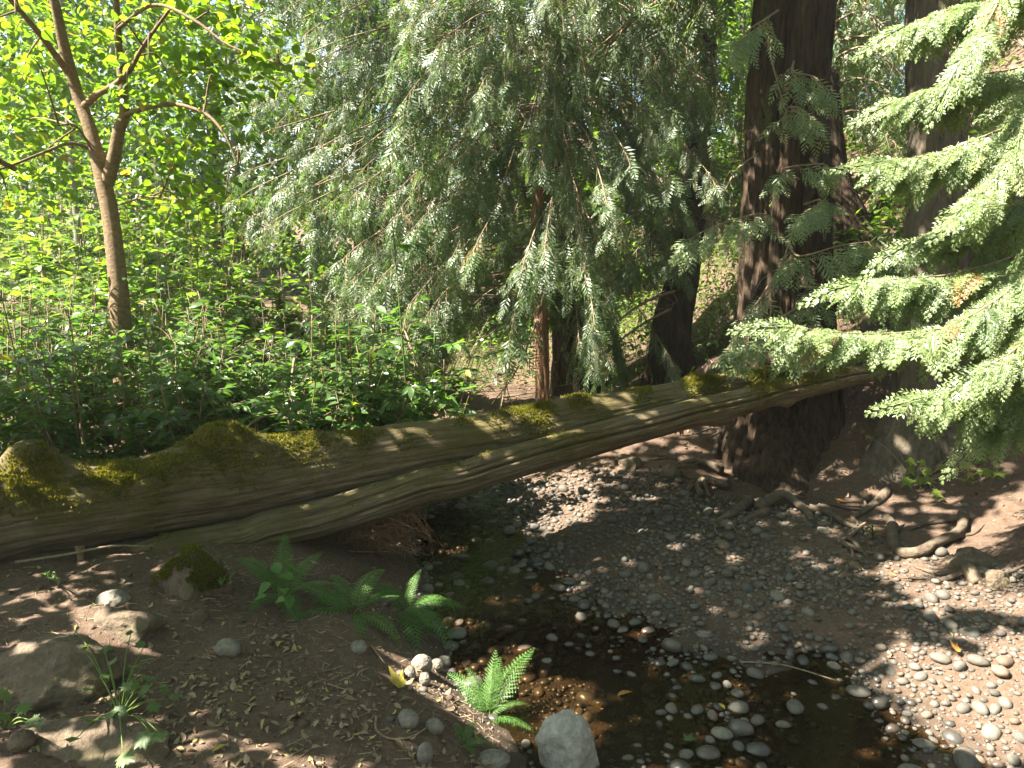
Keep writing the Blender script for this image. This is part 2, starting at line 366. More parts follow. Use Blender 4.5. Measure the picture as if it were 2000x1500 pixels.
# ------------------------------------------------------------------ ground and water
def axis(lo, hi, dlo, dhi, d):         # dense between dlo and dhi, growing outside
    a = list(np.arange(dlo, dhi, d)); s = d
    while a[-1] < hi: s *= 1.09; a.append(a[-1] + s)
    s = d; b = [dlo]
    while b[-1] > lo: s *= 1.09; b.append(b[-1] - s)
    return np.array(b[:0:-1] + a)
gx = axis(-110, 110, -2.8, 3.8, .034); gy = axis(-50, 120, 1.8, 7.0, .034)
X, Y = np.meshgrid(gx, gy); xy = np.c_[X.ravel(), Y.ravel()]
nx, ny = len(gx), len(gy); ii = (np.arange(ny - 1)[:, None] * nx + np.arange(nx - 1)[None]).ravel()
gm = make_mesh('ground', np.c_[xy, H(xy)], [np.stack([ii, ii + 1, ii + nx + 1, ii + nx], -1)]); gm.materials.append(MAT['soil'])
tag(link('ground', gm), 'brown soil banks, stream bed and wooded slope', kind='structure')
wx = np.linspace(-4, 4.5, 60); wy = np.linspace(-1, 9.5, 70); X, Y = np.meshgrid(wx, wy); n = 60
ii = (np.arange(69)[:, None] * n + np.arange(59)[None]).ravel()
wm = make_mesh('water', np.c_[X.ravel(), Y.ravel(), np.full(X.size, WATER)], [np.stack([ii, ii + 1, ii + n + 1, ii + n], -1)]); wm.materials.append(MAT['water'])
tag(link('water', wm), 'shallow dark water of the creek', kind='structure')

# ------------------------------------------------------------------ leaf and frond templates
def diamond(b, d, L, w, n=None):
    p = np.array([-d[1], d[0]])
    m = b + d * L * .45
    return [b, m - p * w, b + d * L, m + p * w]
def frond_tm(ns, nsub, curve=.12, seed=0, w=.03, wide=.46):
    r = np.random.default_rng(seed); q = []
    q.append([np.array([-.006, 0]), np.array([.006, 0]), np.array([.003, 1.]), np.array([-.003, 1.])])
    for i in range(ns):
        t = .05 + .93 * i / (ns - 1); s = 1 if i % 2 else -1
        L = wide * (1 - t) ** .7 * min(1, (t + .14) / .3) * r.uniform(.85, 1.12) + .03
        a = R(52 - 18 * t + r.uniform(-6, 6)); d = np.array([s * math.sin(a), math.cos(a)]); b = np.array([0, t * .97])
        q.append(diamond(b, d, L, w * (.55 if nsub else 1.2)))
        for j in range(nsub):
            u = .14 + .74 * j / max(1, nsub - 1)
            for k in (-1, 1):
                aa = k * R(38); d2 = np.array([d[0] * math.cos(aa) - d[1] * math.sin(aa), d[0] * math.sin(aa) + d[1] * math.cos(aa)])
                l2 = L * (.36 if nsub < 4 else .46) * (1 - u * .6) + .012
                q.append(diamond(b + d * L * u, d2, l2 * (1 if nsub > 1 else 1.5), l2 * .2 + .004 if nsub < 4 else l2 * .12 + .0035))
    v = np.array(q).reshape(-1, 2); z = -curve * v[:, 1] ** 2 - .35 * v[:, 0] ** 2 + r.normal(0, .008, len(v))
    return np.c_[v, z], np.arange(len(v)).reshape(-1, 4)
FR_HI = [frond_tm(17, 4, c, i, .02, .30) for i, c in enumerate((.06, .14, .24, .34))]
FR_MID = [frond_tm(11, 0, c, i + 9, .03) for i, c in enumerate((.05, .15, .28))]
FR_LOW = [frond_tm(11, 0, c, i + 19, .034) for i, c in enumerate((.1, .25))]
def leaf_tm(prof, fold=.2, curl=.18):
    t = np.linspace(0, 1, len(prof)); w = np.array(prof); V = []
    for a, b in zip(t, w):
        for k in (-1, 0, 1): V.append((k * b, a, abs(k) * b * fold * 2 - curl * a * a))
    f = []
    for i in range(len(prof) - 1):
        for k in (0, 1): f.append((i * 3 + k, i * 3 + k + 1, i * 3 + k + 4, i * 3 + k + 3))
    return np.array(V), np.array(f)
LEAF_OV = leaf_tm([.01, .18, .17, .005]); LEAF_OV2 = leaf_tm([.01, .21, .19, .005], .1, .3)
LEAF_LAN = leaf_tm([.01, .12, .14, .08, .005], .2, .3)
LEAF_RND = leaf_tm([.05, .36, .42, .27, .01], .1, .12)
LEAF_LOW = (np.array([(0, 0, 0), (.27, .5, .05), (0, 1, -.1), (-.27, .5, .05)]), np.array([(0, 1, 2, 3)]))
def lobed_tm(lobes, notch=.42, curl=.12, seed=0):
    r = np.random.default_rng(seed); pts = []; n = len(lobes)
    for i, (a, L) in enumerate(lobes):
        for da, k in ((-13, .62), (-7, .78), (0, 1), (7, .78), (13, .62)): pts.append((a + da, L * k * r.uniform(.95, 1.05)))
        if i < n - 1: pts.append(((a + lobes[i + 1][0]) / 2, notch))
    o = np.array([(math.sin(R(a)) * l, math.cos(R(a)) * l + .32) for a, l in pts]); o = np.vstack([[0, 0], o])
    z = -curl * ((o ** 2).sum(1)) + .05 * np.sin(o[:, 0] * 9)
    V = np.vstack([np.c_[o, z], [0, .32, .03]]); m = len(o); k = np.arange(m)
    return V, np.stack([np.full(m, m), k, (k + 1) % m], -1)
LEAF_MAPLE = lobed_tm([(-128, .42), (-62, .62), (0, .72), (62, .62), (128, .42)], .3)
LEAF_SCAL = lobed_tm([(-125, .42), (-75, .48), (-25, .5), (25, .5), (75, .48), (125, .42)], .40, .15, 3)

def rvec(n, s=1.0): return rng.normal(0, s, (n, 3))

# sun patches: no leaf of an overhanging crown grows across these lines of sight to the sun
GAPS = []
def gap(p, r): GAPS.append((np.asarray(p, float), r))
def clear(T, own=0.3, extra=1.0):      # True where a leaf may stand
    T = np.asarray(T, float)
    if not len(T) or not GAPS: return np.ones(len(T), bool)
    GP = np.array([p for p, r in GAPS]); GR = np.array([r for p, r in GAPS]) * extra; out = []
    for k in range(0, len(T), 4000):
        q = T[k:k + 4000]; t = (q @ SUN)[:, None] - (GP @ SUN)[None]
        d2 = (q ** 2).sum(1)[:, None] + (GP ** 2).sum(1)[None] - 2 * q @ GP.T - t ** 2
        out.append(~((t > own) & (d2 < GR[None] ** 2)).any(1))
    ok = np.concatenate(out)
    return ok

def LOG1(px, py): return P(px, py, 1 / (.256 - .0893 * px / 1600) - .13)
for px, py, r in [(215, 935, .12), (50, 925, .1), (290, 905, .06), (580, 885, .13), (530, 880, .08), (640, 862, .08), (1040, 812, .14), (960, 830, .07), (800, 850, .06), (1200, 790, .06), (1480, 755, .1)]: gap(LOG1(px, py), r)
for px, py, r in [(175, 1185, .1), (215, 1205, .16), (260, 1235, .15), (345, 1225, .05), (400, 1245, .06), (450, 1270, .05), (120, 1440, .05), (160, 1460, .05), (540, 1460, .09), (600, 1480, .09), (950, 1340, .2), (930, 1380, .13), (1010, 1300, .12),
                  (775, 1150, .09), (610, 1100, .09), (640, 1140, .06), (1900, 1340, .32), (1990, 1290, .25), (1780, 1300, .15), (1980, 1400, .3), (1850, 1440, .12), (1250, 975, .13), (1330, 1000, .11), (1400, 1015, .11), (1470, 1035, .1), (1590, 1095, .14), (1640, 1100, .1), (1340, 1060, .07), (1420, 1080, .06),
                  (1700, 1160, .09), (1770, 1185, .09), (1850, 1205, .08), (1390, 1205, .05), (1460, 1210, .06), (1480, 1260, .05), (1580, 1260, .05), (1640, 1320, .06), (1650, 1040, .12), (1690, 1035, .1), (1160, 950, .12), (1060, 960, .15), (1000, 975, .1), (1230, 880, .2), (1330, 880, .2), (1380, 930, .1), (1300, 840, .2), (1960, 1010, .05), (1930, 1040, .05),
                  (1250, 690, .4), (960, 740, .7), (900, 700, .6), (1020, 760, .5), (1450, 600, .3), (1700, 370, .3), (1400, 700, .2)]: gap(gp(px, py), r * (.65 if 900 < py < 1230 or (px < 800 and py > 900) else 1) * (.5 if 800 < py < 960 else 1))

gap(gp(955, 1400) + np.array([0, .05, .15]), .34); gap(gp(790, 1200) + np.array([-.05, 0, .3]), .1); gap(gp(555, 1165) + np.array([.1, 0, .3]), .1)
# ------------------------------------------------------------------ the two fallen logs
def fallen_log(pix, label, bumps, mossp, nmoss, seed, cracks=(), sides=110):
    pts = np.array([P(a, b, c) for a, b, c, r in pix]); rad = np.array([r for *_, r in pix])
    m = 34; pts = spline(pts, m); rad = np.interp(np.linspace(0, len(pix) - 1, len(pts)), range(len(pix)), rad)
    pts[:, 2] += .012 * fbm(np.c_[np.arange(len(pts)) * .045, np.zeros((len(pts), 2))], 2, seed)
    s = np.concatenate([[0], np.cumsum(np.linalg.norm(np.diff(pts, axis=0), axis=1))])
    bb = [(float(s[np.argmin(np.linalg.norm(pts - P(a, b, c), axis=1))]), th, h, w) for a, b, c, th, h, w in bumps]
    def rf(S, TH, RR):
        q = np.c_[S * 1.4, np.cos(TH) * 1.6, np.sin(TH) * 1.6]
        r = RR * (1 + .035 * fbm(q, 3, seed) + .03 * fbm(q * np.array([1.2, 11, 11]), 4, seed + 4) + .012 * fbm(q * np.array([14, 14, 14]), 2, seed + 8))
        for th0, s0, s1, dep, wd in cracks:
            dth = (TH - th0 - .10 * np.sin(S * 2.1) - .05 * np.sin(S * 6.3) + math.pi) % (2 * math.pi) - math.pi
            r -= dep * np.exp(-np.abs(dth / wd) ** 1.5) * np.clip((S - s0) / .2, 0, 1) * np.clip((s1 - S) / .2, 0, 1)
        for s0, th0, h, w in bb:
            dth = (TH - th0 + math.pi) % (2 * math.pi) - math.pi
            d = np.sqrt(((S - s0) / w) ** 2 + (dth * RR / (w * .55)) ** 2)
            r += h * np.minimum(.72, np.exp(-d ** 1.25)) / .72 + .012 * np.exp(-d ** 2) * fbm(np.c_[S * 30, TH * 9, 0 * S], 2, seed)
        return r
    V, fs, lc = tube(pts, rad, sides, rf)
    base = pts[0] - np.array([0, 0, rad[0]])
    t = thing('fallen_log', label, 'log', base)
    a = Acc(); a.add(V, fs, .5, lc); wood = a.build('wood', 'log_wood', t, base)
    # moss tufts
    nrows = len(pts); body = V[:nrows * sides].reshape(nrows, sides, 3); cen = pts
    A = Acc(); K = nmoss * 9
    ri = rng.integers(0, nrows - 1, K); th = rng.normal(.0, .75, K); si = ((th / (2 * math.pi)) % 1) * sides
    s0 = np.floor(si).astype(int) % sides; fr = rng.random(K)[:, None]; fr2 = (si % 1)[:, None]
    pos = (body[ri, s0] * (1 - fr) + body[ri + 1, s0] * fr) * (1 - fr2) + (body[ri, (s0 + 1) % sides] * (1 - fr) + body[ri + 1, (s0 + 1) % sides] * fr) * fr2
    den = fbm(pos * 3.2, 4, seed + 20) * .6 + fbm(pos * 16, 2, seed + 30) * .3 - .38
    for a_, b_, c_, r_, k_ in mossp:
        den = np.maximum(den, k_ * np.exp(-(np.linalg.norm(pos - P(a_, b_, c_), axis=1) / r_) ** 2) - .32 + .25 * fbm(pos * 18, 2, 3))
    keep = np.where(rng.random(K) < np.clip(den * 1.1, 0, .6))[0][:nmoss * 2]
    pos = pos[keep]; nor = nrm(pos - cen[ri[keep]])
    tri = (np.array([(-.25, 0, 0), (.25, 0, 0), (0, 1, .1), (.05, .0, .25), (.05, 0, -.25), (.1, .85, -.1)]), np.array([(0, 1, 2), (3, 4, 5)]))
    M = frames(nor + rvec(len(pos), .5), rvec(len(pos)) + np.array([.01, 0, 0])) * (rng.uniform(.009, .026, len(pos))[:, None, None])
    A.inst(tri, M, pos - nor * .002, np.clip(.45 + .3 * vnoise(pos * 12, 4) + rng.normal(0, .15, len(pos)), 0, 1))
    tag(A.build('moss', 'moss', wood, base, smooth=False), kind='stuff')
    return t, base

l1 = [(-160, 1042, 3.75, .225), (0, 1018, 3.906, .215), (300, 968, 4.18, .205), (600, 922, 4.5, .195), (1000, 850, 5.0, .175), (1300, 791, 5.45, .145), (1500, 752, 5.80, .118), (1625, 730, 6.03, .1)]
m1 = [(60, 930, 3.8, .18, 1.), (10, 960, 3.75, .15, .7), (140, 960, 3.85, .16, .6), (220, 925, 3.95, .17, 1.), (330, 925, 4.05, .2, .6), (480, 920, 4.2, .2, .7), (650, 890, 4.4, .18, .6), (800, 860, 4.55, .14, .5), (430, 870, 4.2, .22, 1.0), (500, 900, 4.3, .15, .6), (580, 880, 4.4, .2, 1.), (700, 860, 4.5, .15, .7), (900, 830, 4.8, .12, .5), (1040, 810, 4.95, .2, 1.), (1130, 790, 5.1, .12, .8), (1250, 770, 5.3, .15, .7), (1380, 745, 5.5, .2, .9), (1500, 730, 5.7, .3, 1.)]
L1, l1base = fallen_log(l1, 'thicker moss-patched fallen log with broken branch stubs, lying over the bank', [(60, 925, 3.92, .05, .17, .13), (432, 865, 4.27, .1, .16, .2), (600, 880, 4.45, .3, .03, .2), (1130, 790, 5.15, .15, .035, .12), (155, 1078, 3.95, 2.75, .05, .05), (1350, 755, 5.55, .1, .05, .07)], m1, 22000, 1, cracks=[(1.9, 1.0, 4.8, .02, .03), (1.2, .2, 2.2, .015, .025), (1.5, 2.6, 5.2, .018, .03)])
l2 = [(150, 1138, 3.92, .105), (300, 1094, 4.05, .106), (450, 1056, 4.19, .105), (600, 1019, 4.32, .104), (800, 961, 4.5, .102), (1000, 903, 4.70, .1), (1200, 846, 4.94, .1), (1400, 794, 5.2, .092), (1560, 756, 5.43, .08), (1690, 728, 5.63, .068), (1745, 716, 5.72, .055)]
m2 = [(950, 905, 4.6, .2, .45), (1080, 868, 4.75, .22, .5), (1250, 815, 4.9, .15, .35), (1500, 752, 5.3, .2, .9), (1580, 735, 5.4, .2, .9), (1640, 728, 5.5, .15, .8), (700, 960, 4.4, .2, .3)]
L2, l2base = fallen_log(l2, 'thinner cracked fallen log wedged beneath the mossy one, spanning the creek', [(1400, 830, 5.2, 2.6, .03, .07), (1530, 785, 5.4, 2.7, .035, .06), (1110, 850, 4.85, .8, .02, .1)], m2, 5000, 2, cracks=[(1.25, 2.0, 5.5, .04, .06), (1.6, .3, 2.2, .03, .05), (.85, 1.0, 4.2, .02, .04), (1.9, 1.5, 3.6, .015, .03)])

def ragged_stub(parent, base, p, d, r, h, seed):
    q = np.random.default_rng(seed); d = nrm(d); pts = [p - d * .04, p, p + d * h * .6, p + d * h]
    def rf(S, TH, RR): return RR * (1 + .3 * fbm(np.c_[np.cos(TH) * 2, np.sin(TH) * 2, S * 20], 3, seed))
    V, fs, lc = tube(pts, [r * 1.2, r, r * .9, r * .75], 14, rf, up=(1, 0, 0))
    V[-16:-2] += d * q.uniform(-.3, .9, (14, 1)) * h * .6
    a = Acc(); a.add(V, fs); a.build('branch_stub', 'broken_wood', parent, base, smooth=False)
ragged_stub(L1, l1base, P(62, 908, 3.95), (.1, 0, 1), .06, .035, 1)
ragged_stub(L1, l1base, P(434, 850, 4.27), (.1, .1, 1), .022, .05, 2)
ragged_stub(L1, l1base, P(157, 1082, 3.86), (.05, -.2, -1), .018, .05, 3)
ragged_stub(L2, l2base, P(1531, 782, 5.36), (.2, -.3, -1), .012, .03, 4)
ragged_stub(L2, l2base, P(1330, 838, 5.08), (.1, -.3, -1), .015, .03, 5)

# ------------------------------------------------------------------ trunks
def trunk_geo(px_pts, flare, fh, lobes, seed, sides=64, ridge=.05, m=14):
    pts = np.array([p for p, r in px_pts], float); rad = np.array([r for p, r in px_pts])
    pp = spline(pts, m); rr = np.interp(np.linspace(0, len(pts) - 1, len(pp)), range(len(pts)), rad)
    rs = np.random.default_rng(seed); ph = rs.uniform(0, 6.28, 6); lob = [(rs.uniform(0, 6.28), rs.uniform(.6, 1.2)) for _ in range(lobes)]
    def rf(S, TH, RR):
        c, s_ = np.cos(TH), np.sin(TH)
        q = np.c_[c * 2.2, s_ * 2.2, S * .8]
        r = RR * (1 + .07 * fbm(q, 3, seed))
        rd = fbm(np.c_[c * RR * 34, s_ * RR * 34, S * 1.3], 3, seed + 7)
        r += RR * ridge * (1 - 2 * np.abs(rd))
        e = np.exp(-S / fh)
        for a, k in lob:
            d = (TH - a + .4 * vnoise(np.c_[S * 2, np.zeros(len(S)), np.zeros(len(S))], seed) + math.pi) % (2 * math.pi) - math.pi
            r += flare * k * e * np.exp(-(d / .42) ** 2)
        r += flare * .35 * e + .03 * e * fbm(np.c_[c * 3, s_ * 3, S * 3.5], 3, seed + 3)
        return r
    return tube(pp, rr, sides, rf, up=(0, -1, 0))

def root(parent, base, pts, r0, r1, mat='root_bark', name='root', on=True):
    p = np.array(pts, float); p = spline(p, 8)
    def rf(S, TH, RR): return RR * (1 + .22 * fbm(np.c_[S * 9, np.cos(TH) * 1.5, np.sin(TH) * 1.5], 3, int(abs(p[0][0]) * 100)))
    V, fs, lc = tube(p, np.linspace(r0, r1, len(p)), 12, rf)
    a = Acc(); a.add(V, fs, .5, lc); return a.build(name, mat, parent, base)

def col(px_list, D, lean=0):          # pixel column (x, y, half width px) at a depth -> [(point, radius)]
    return [(P(x, y, d if d else D), w * (d if d else D) / F) for x, y, w, d in px_list]

def up_pts(p, r, top, drift=(0, 0), taper=.5):
    q = np.array(p); return [(np.array([q[0] + drift[0], q[1] + drift[1], top]), r * taper)]

# big cedar behind the logs
bt = col([(1522, 1010, 105, 6.35), (1522, 900, 96, 6.35), (1528, 760, 84, 6.35), (1535, 560, 80, 6.4), (1540, 300, 76, 6.4), (1547, 60, 72, 6.4)], 6.4)
bt += up_pts(bt[-1][0], bt[-1][1], 9.5, (.15, .3), .6)
bigbase = bt[0][0].copy()
big = thing('cedar_tree', 'massive dark cedar with fluted trunk and root flares, rising behind the fallen logs', 'tree', bigbase)
a = Acc(); V, fs, lc = trunk_geo(bt, .26, .5, 7, 21, 150, .10, 26); a.add(V, fs, .5, lc); a.build('trunk', 'cedar_bark', big, bigbase)
# second stem, close behind it, leaning on the slope
st = col([(1672, 520, 42, 8.6), (1650, 430, 36, 8.6), (1622, 330, 30, 8.6), (1610, 180, 28, 8.6), (1612, 0, 27, 8.6)], 8.6); st += up_pts(st[-1][0], st[-1][1], 9.0)
sb = st[0][0]; second = thing('cedar_tree', 'slimmer cedar curving up from the slope just behind the massive one', 'tree', sb)
a = Acc(); V, fs, lc = trunk_geo(st, .1, .4, 4, 22, 56, .05); a.add(V, fs, .5, lc); a.build('trunk', 'cedar_bark', second, sb)
# cedar at the log tips, on the bank
rt = col([(1790, 985, 92, 5.75), (1795, 900, 78, 5.78), (1803, 800, 66, 5.8), (1812, 700, 61, 5.8), (1822, 500, 54, 5.8), (1830, 300, 50, 5.8), (1825, 100, 47, 5.8), (1830, -60, 45, 5.8)], 5.8); rt += up_pts(rt[-1][0], rt[-1][1], 9.0, (.1, .1))
rb = rt[0][0].copy(); right = thing('cedar_tree', 'grey-barked cedar on the bank at the log tips, bright drooping sprays hanging from it', 'tree', rb)
a = Acc(); V, fs, lc = trunk_geo(rt, .17, .4, 5, 23, 96, .06, 18); a.add(V, fs, .5, lc); a.build('trunk', 'grey_bark', right, rb)
# curved cedar
ct = col([(1312, 775, 46, 8.9), (1312, 720, 44, 8.9), (1312, 640, 38, 8.9), (1335, 540, 30, 8.9), (1352, 420, 26, 8.9), (1365, 260, 23, 8.9), (1378, 60, 20, 8.9)], 8.9); ct += up_pts(ct[-1][0], ct[-1][1], 8.5)
cb = ct[0][0]; curved = thing('cedar_tree', 'cedar with a trunk curved at the foot, beside bare drooping twigs', 'tree', cb)
a = Acc(); V, fs, lc = trunk_geo(ct, .06, .3, 3, 24, 56, .05); a.add(V, fs, .5, lc); a.build('trunk', 'cedar_bark', curved, cb)
# weeping cedar
wt = col([(1132, 790, 42, 9.4), (1118, 700, 34, 9.4), (1108, 600, 30, 9.4), (1100, 400, 27, 9.4), (1092, 200, 25, 9.4), (1085, 0, 23, 9.4)], 9.4); wt += up_pts(wt[-1][0], wt[-1][1], 10)
wb = wt[0][0]; weep = thing('cedar_tree', 'weeping cedar with a curtain of hanging silvery green sprays', 'tree', wb)
a = Acc(); V, fs, lc = trunk_geo(wt, .12, .35, 4, 25, 56, .05); a.add(V, fs, .5, lc); a.build('trunk', 'cedar_bark', weep, wb)
# reddish snag
sg = col([(1060, 790, 13, 8.2), (1056, 600, 13, 8.2), (1050, 450, 13, 8.2), (1051, 370, 8, 8.2), (1054, 335, 2, 8.2)], 8.2); sgb = sg[0][0]
snag = thing('dead_snag', 'slender reddish dead trunk, bark stripped, within the weeping cedar', 'snag', sgb)
a = Acc(); V, fs, lc = trunk_geo(sg, .02, .3, 3, 26, 30, .09); a.add(V, fs, .5, lc); a.build('trunk', 'red_bark', snag, sgb)

def roots_px(parent, base, lst, mat='root_bark'):
    for pts, r0, r1 in lst:
        q = []
        for x, y, dz in pts:
            g = gp(x, y); q.append(g + np.array([0, 0, dz * .6]))
        q = np.array(q); q[1:-1] += rng.normal(0, .012, (len(q) - 2, 3)); rr_ = root(parent, base, q, r0 * .72, r1 * .5, mat)
        for k in range(3):
            c = q[rng.integers(1, len(q))]; an = rng.uniform(0, 6.28); pts2 = [c]
            for st_ in range(3):
                an += rng.normal(0, .5); e = pts2[-1] + .12 * np.array([math.cos(an), math.sin(an), 0]); e[2] = hz(e[0], e[1]) + .008 * (2 - st_); pts2.append(e)
            root(rr_, base, pts2, r1 * .35, .003, mat, 'rootlet')
roots_px(big, bigbase, [([(1460, 985, .05), (1440, 1000, .03), (1415, 1010, .0), (1395, 1020, -.02)], .07, .03),
    ([(1480, 1000, .05), (1500, 990, .09), (1530, 985, .1), (1560, 1000, .06), (1590, 1015, .0)], .06, .04),
    ([(1500, 1005, .04), (1470, 1010, .04), (1440, 1022, .0)], .05, .025),
    ([(1420, 960, .08), (1385, 945, .08), (1360, 940, .05), (1345, 965, .04), (1340, 990, -.02)], .05, .03),
    ([(1410, 930, .08), (1370, 915, .06), (1330, 905, .02), (1290, 920, -.01)], .05, .02),
    ([(1395, 900, .1), (1405, 860, .1), (1390, 850, .1)], .03, .02),
    ([(1370, 975, .05), (1362, 960, .1), (1375, 955, .1), (1385, 975, .05)], .03, .03),
    ([(1580, 1000, .05), (1620, 1010, .05), (1650, 1030, .03), (1690, 1040, .02)], .04, .015)])
roots_px(right, rb, [([(1715, 985, -.1), (1733, 1020, .05), (1742, 1055, .05), (1762, 1085, .03), (1800, 1086, .03), (1840, 1072, .05), (1868, 1050, .06), (1880, 1020, .05), (1872, 975, -.12)], .045, .06),
    ([(1735, 960, .03), (1715, 985, .03), (1690, 1000, .02), (1665, 1012, .0)], .05, .03),
    ([(1640, 1060, .02), (1665, 1075, .02), (1700, 1085, .0)], .03, .02),
    ([(1860, 1100, .0), (1890, 1120, .03), (1910, 1140, .0)], .08, .06)])

# ------------------------------------------------------------------ cedar sprays
class Sprays:                          # gathers fronds and branch wood of one crown
    def __init__(s): s.A = []; s.N = []; s.T = []; s.S = []; s.R = []; s.wood = Acc()
    def put(s, a, n, t, sc, r): s.A.append(a); s.N.append(n); s.T.append(t); s.S.append(sc); s.R.append(r)
    def crown(s, tms, mat, parent, base, cull=True, name='crown'):
        A, N, T = map(lambda q: np.array(q, float), (s.A, s.N, s.T)); S, Rr = np.array(s.S), np.array(s.R)
        if cull: k = clear(T); A, N, T, S, Rr = A[k], N[k], T[k], S[k], Rr[k]
        M = frames(A, N) * S[:, None, None]; pick = rng.integers(0, len(tms), len(T)); acc = Acc()
        for i, tm in enumerate(tms):
            k = pick == i; acc.inst(tm, M[k], T[k], Rr[k])
        return acc.build(name, mat, parent, base, smooth=False)
DOWN = np.array([0, 0, -1.0])
def limb(sp, pts, r0, n2, len2, fl, hang=.8, facing=None, nf=6, start=.15, m=10, sides=6, hi=False, wood=True, tone=.4, fn=.55):
    p = spline(pts, m); t = nrm(np.gradient(p, axis=0)); n = len(p)
    if wood:
        V, fs, lc = tube(p, np.linspace(r0, r0 * .15, n), sides); sp.wood.add(V, fs, .5, lc)
    for i in range(n2):
        u = start + (1 - start) * (i + rng.random() * .8) / n2; k = min(n - 2, int(u * (n - 1))); fr = u * (n - 1) - k
        c = p[k] * (1 - fr) + p[k + 1] * fr; tan = t[k]
        side = nrm(np.cross(tan, DOWN) + 1e-6) * (1 if i % 2 else -1)
        L = len2 * rng.uniform(.55, 1.15) * (1 - .55 * u); jit = rng.normal(0, .22, 3)
        d = nrm(tan * .55 + side * rng.uniform(.1, .7) + DOWN * hang * rng.uniform(.5, 1.3) + rng.normal(0, .12, 3))
        b = c + d * L * .5 + DOWN * .06 * L; e = c + d * L * .9 + DOWN * hang * .35 * L
        if wood and L > .12 and not hi:
            V, fs, lc = tube(np.array([c, b, e]), [r0 * .22, r0 * .15, r0 * .07], 4); sp.wood.add(V, fs, .5, lc)
        if hi:                         # one flat spray straight from the limb, side by side like shingles
            for k2 in range(nf):
                ax = nrm(tan * rng.uniform(.35, .85) + DOWN * rng.uniform(.55, .95) + rng.normal(0, .13, 3) + (0 if k2 == 0 else 1) * (side * .5 - DOWN * .35))
                sp.put(ax, facing + rng.normal(0, .2, 3) + (0 if k2 == 0 else .3) * np.array([0, 0, 1.]), c + rng.normal(0, .008, 3), fl * rng.uniform(.7, 1.2) * (1.05 - .5 * u), float(np.clip(tone + .2 * rng.normal(), 0, .95)) if rng.random() > .012 else 1.0)
            continue
        for j in range(nf):
            v = (j + .6 * rng.random()) / nf; q = c * (1 - v) ** 2 + 2 * b * v * (1 - v) + e * v * v
            s2 = 1 if j % 2 else -1
            ax = nrm(d + nrm(np.cross(d, (facing if hi else np.array([0, 0, 1.])) + rng.normal(0, .2, 3))) * s2 * rng.uniform(.3, .9) * (1 - .6 * v) + DOWN * hang * .4 + rng.normal(0, .32, 3))
            nn = (facing if facing is not None else np.array([0, 0, 1.])) + (jit if hi else rng.normal(0, fn, 3) + side * .25)
            sp.put(ax, nn, q, fl * rng.uniform(.5, 1.25) * (1 - .25 * v), float(np.clip(tone + .25 * rng.normal(), 0, .92)) if rng.random() > .012 else 1.0)
    sp.put(t[-1], facing if facing is not None else np.array([0, 0, 1.]), p[-2], fl, .6)

# bright limbs of the bank cedar, drooping towards the stream
tops = [np.array([rt[-2][0][0], rt[-2][0][1], z]) for z in (2.4, 3.0, 3.4, 3.9, 4.3)]
SP = Sprays(); face = nrm(np.array([-.55, -.62, .6]))
limbs = [([(2140, 560, 4.2), (1980, 610, 4.0), (1850, 640, 3.95), (1700, 652, 3.9), (1552, 640, 3.85)], 2, 26, .24),
         ([(2140, 430, 4.4), (1980, 500, 4.2), (1860, 535, 4.1), (1770, 543, 4.05), (1688, 552, 4.0)], 2, 22, .26),
         ([(2160, 180, 4.2), (2000, 235, 4.1), (1900, 275, 4.0), (1820, 302, 4.0), (1752, 312, 4.0)], 3, 22, .28),
         ([(2160, 90, 4.5), (2000, 130, 4.4), (1900, 150, 4.3), (1830, 170, 4.3), (1765, 192, 4.3)], 3, 22, .26),
         ([(2160, -60, 4.3), (2000, -10, 4.1), (1920, 5, 4.1), (1850, 20, 4.05), (1775, 48, 4.0)], 4, 22, .26),
         ([(2160, 640, 3.8), (2060, 715, 3.75), (1970, 745, 3.7), (1900, 755, 3.7), (1828, 772, 3.7)], 2, 18, .22),
         ([(2160, 300, 4.4), (2020, 385, 4.3), (1930, 420, 4.25), (1860, 440, 4.2), (1790, 470, 4.2)], 3, 22, .27),
         ([(2160, 690, 3.9), (2070, 735, 3.85), (2020, 770, 3.8), (1990, 800, 3.8), (1945, 835, 3.8)], 2, 10, .16),
         ([(2160, -140, 3.8), (2060, -80, 3.8), (1980, -40, 3.75), (1920, 60, 3.7), (1880, 120, 3.7)], 4, 18, .28),
         ([(2160, 40, 3.9), (2080, 130, 3.8), (2020, 200, 3.7), (1960, 330, 3.7), (1900, 390, 3.65)], 3, 22, .3),
         ([(2170, 330, 3.8), (2090, 430, 3.7), (2020, 520, 3.65), (1940, 590, 3.6), (1850, 640, 3.6)], 3, 22, .26),
         ([(2170, 480, 3.6), (2100, 560, 3.5), (2040, 620, 3.5), (1985, 680, 3.5), (1930, 715, 3.5)], 2, 16, .22)]
for pl, ti, n2, l2_ in limbs:
    pts = [tops[ti]] + [P(*q) for q in pl]
    for q in pl[1:]: gap(P(*q) + np.array([0, 0, -.1]), .36)
    limb(SP, pts, .011, int(n2 * 2.3), l2_, .37, .7, face, 2, .36, hi=True, tone=.5)
SP.wood.build('branches', 'twig', right, rb)
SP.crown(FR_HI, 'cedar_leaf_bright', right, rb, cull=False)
for px, py, D in [(1650, 690, 3.9), (1780, 680, 3.9), (1900, 560, 4), (1850, 500, 4), (1930, 330, 4), (1960, 150, 4), (1900, 60, 4.1), (1960, 790, 3.7), (1900, 690, 3.7)]: gap(P(px, py, D), .3)

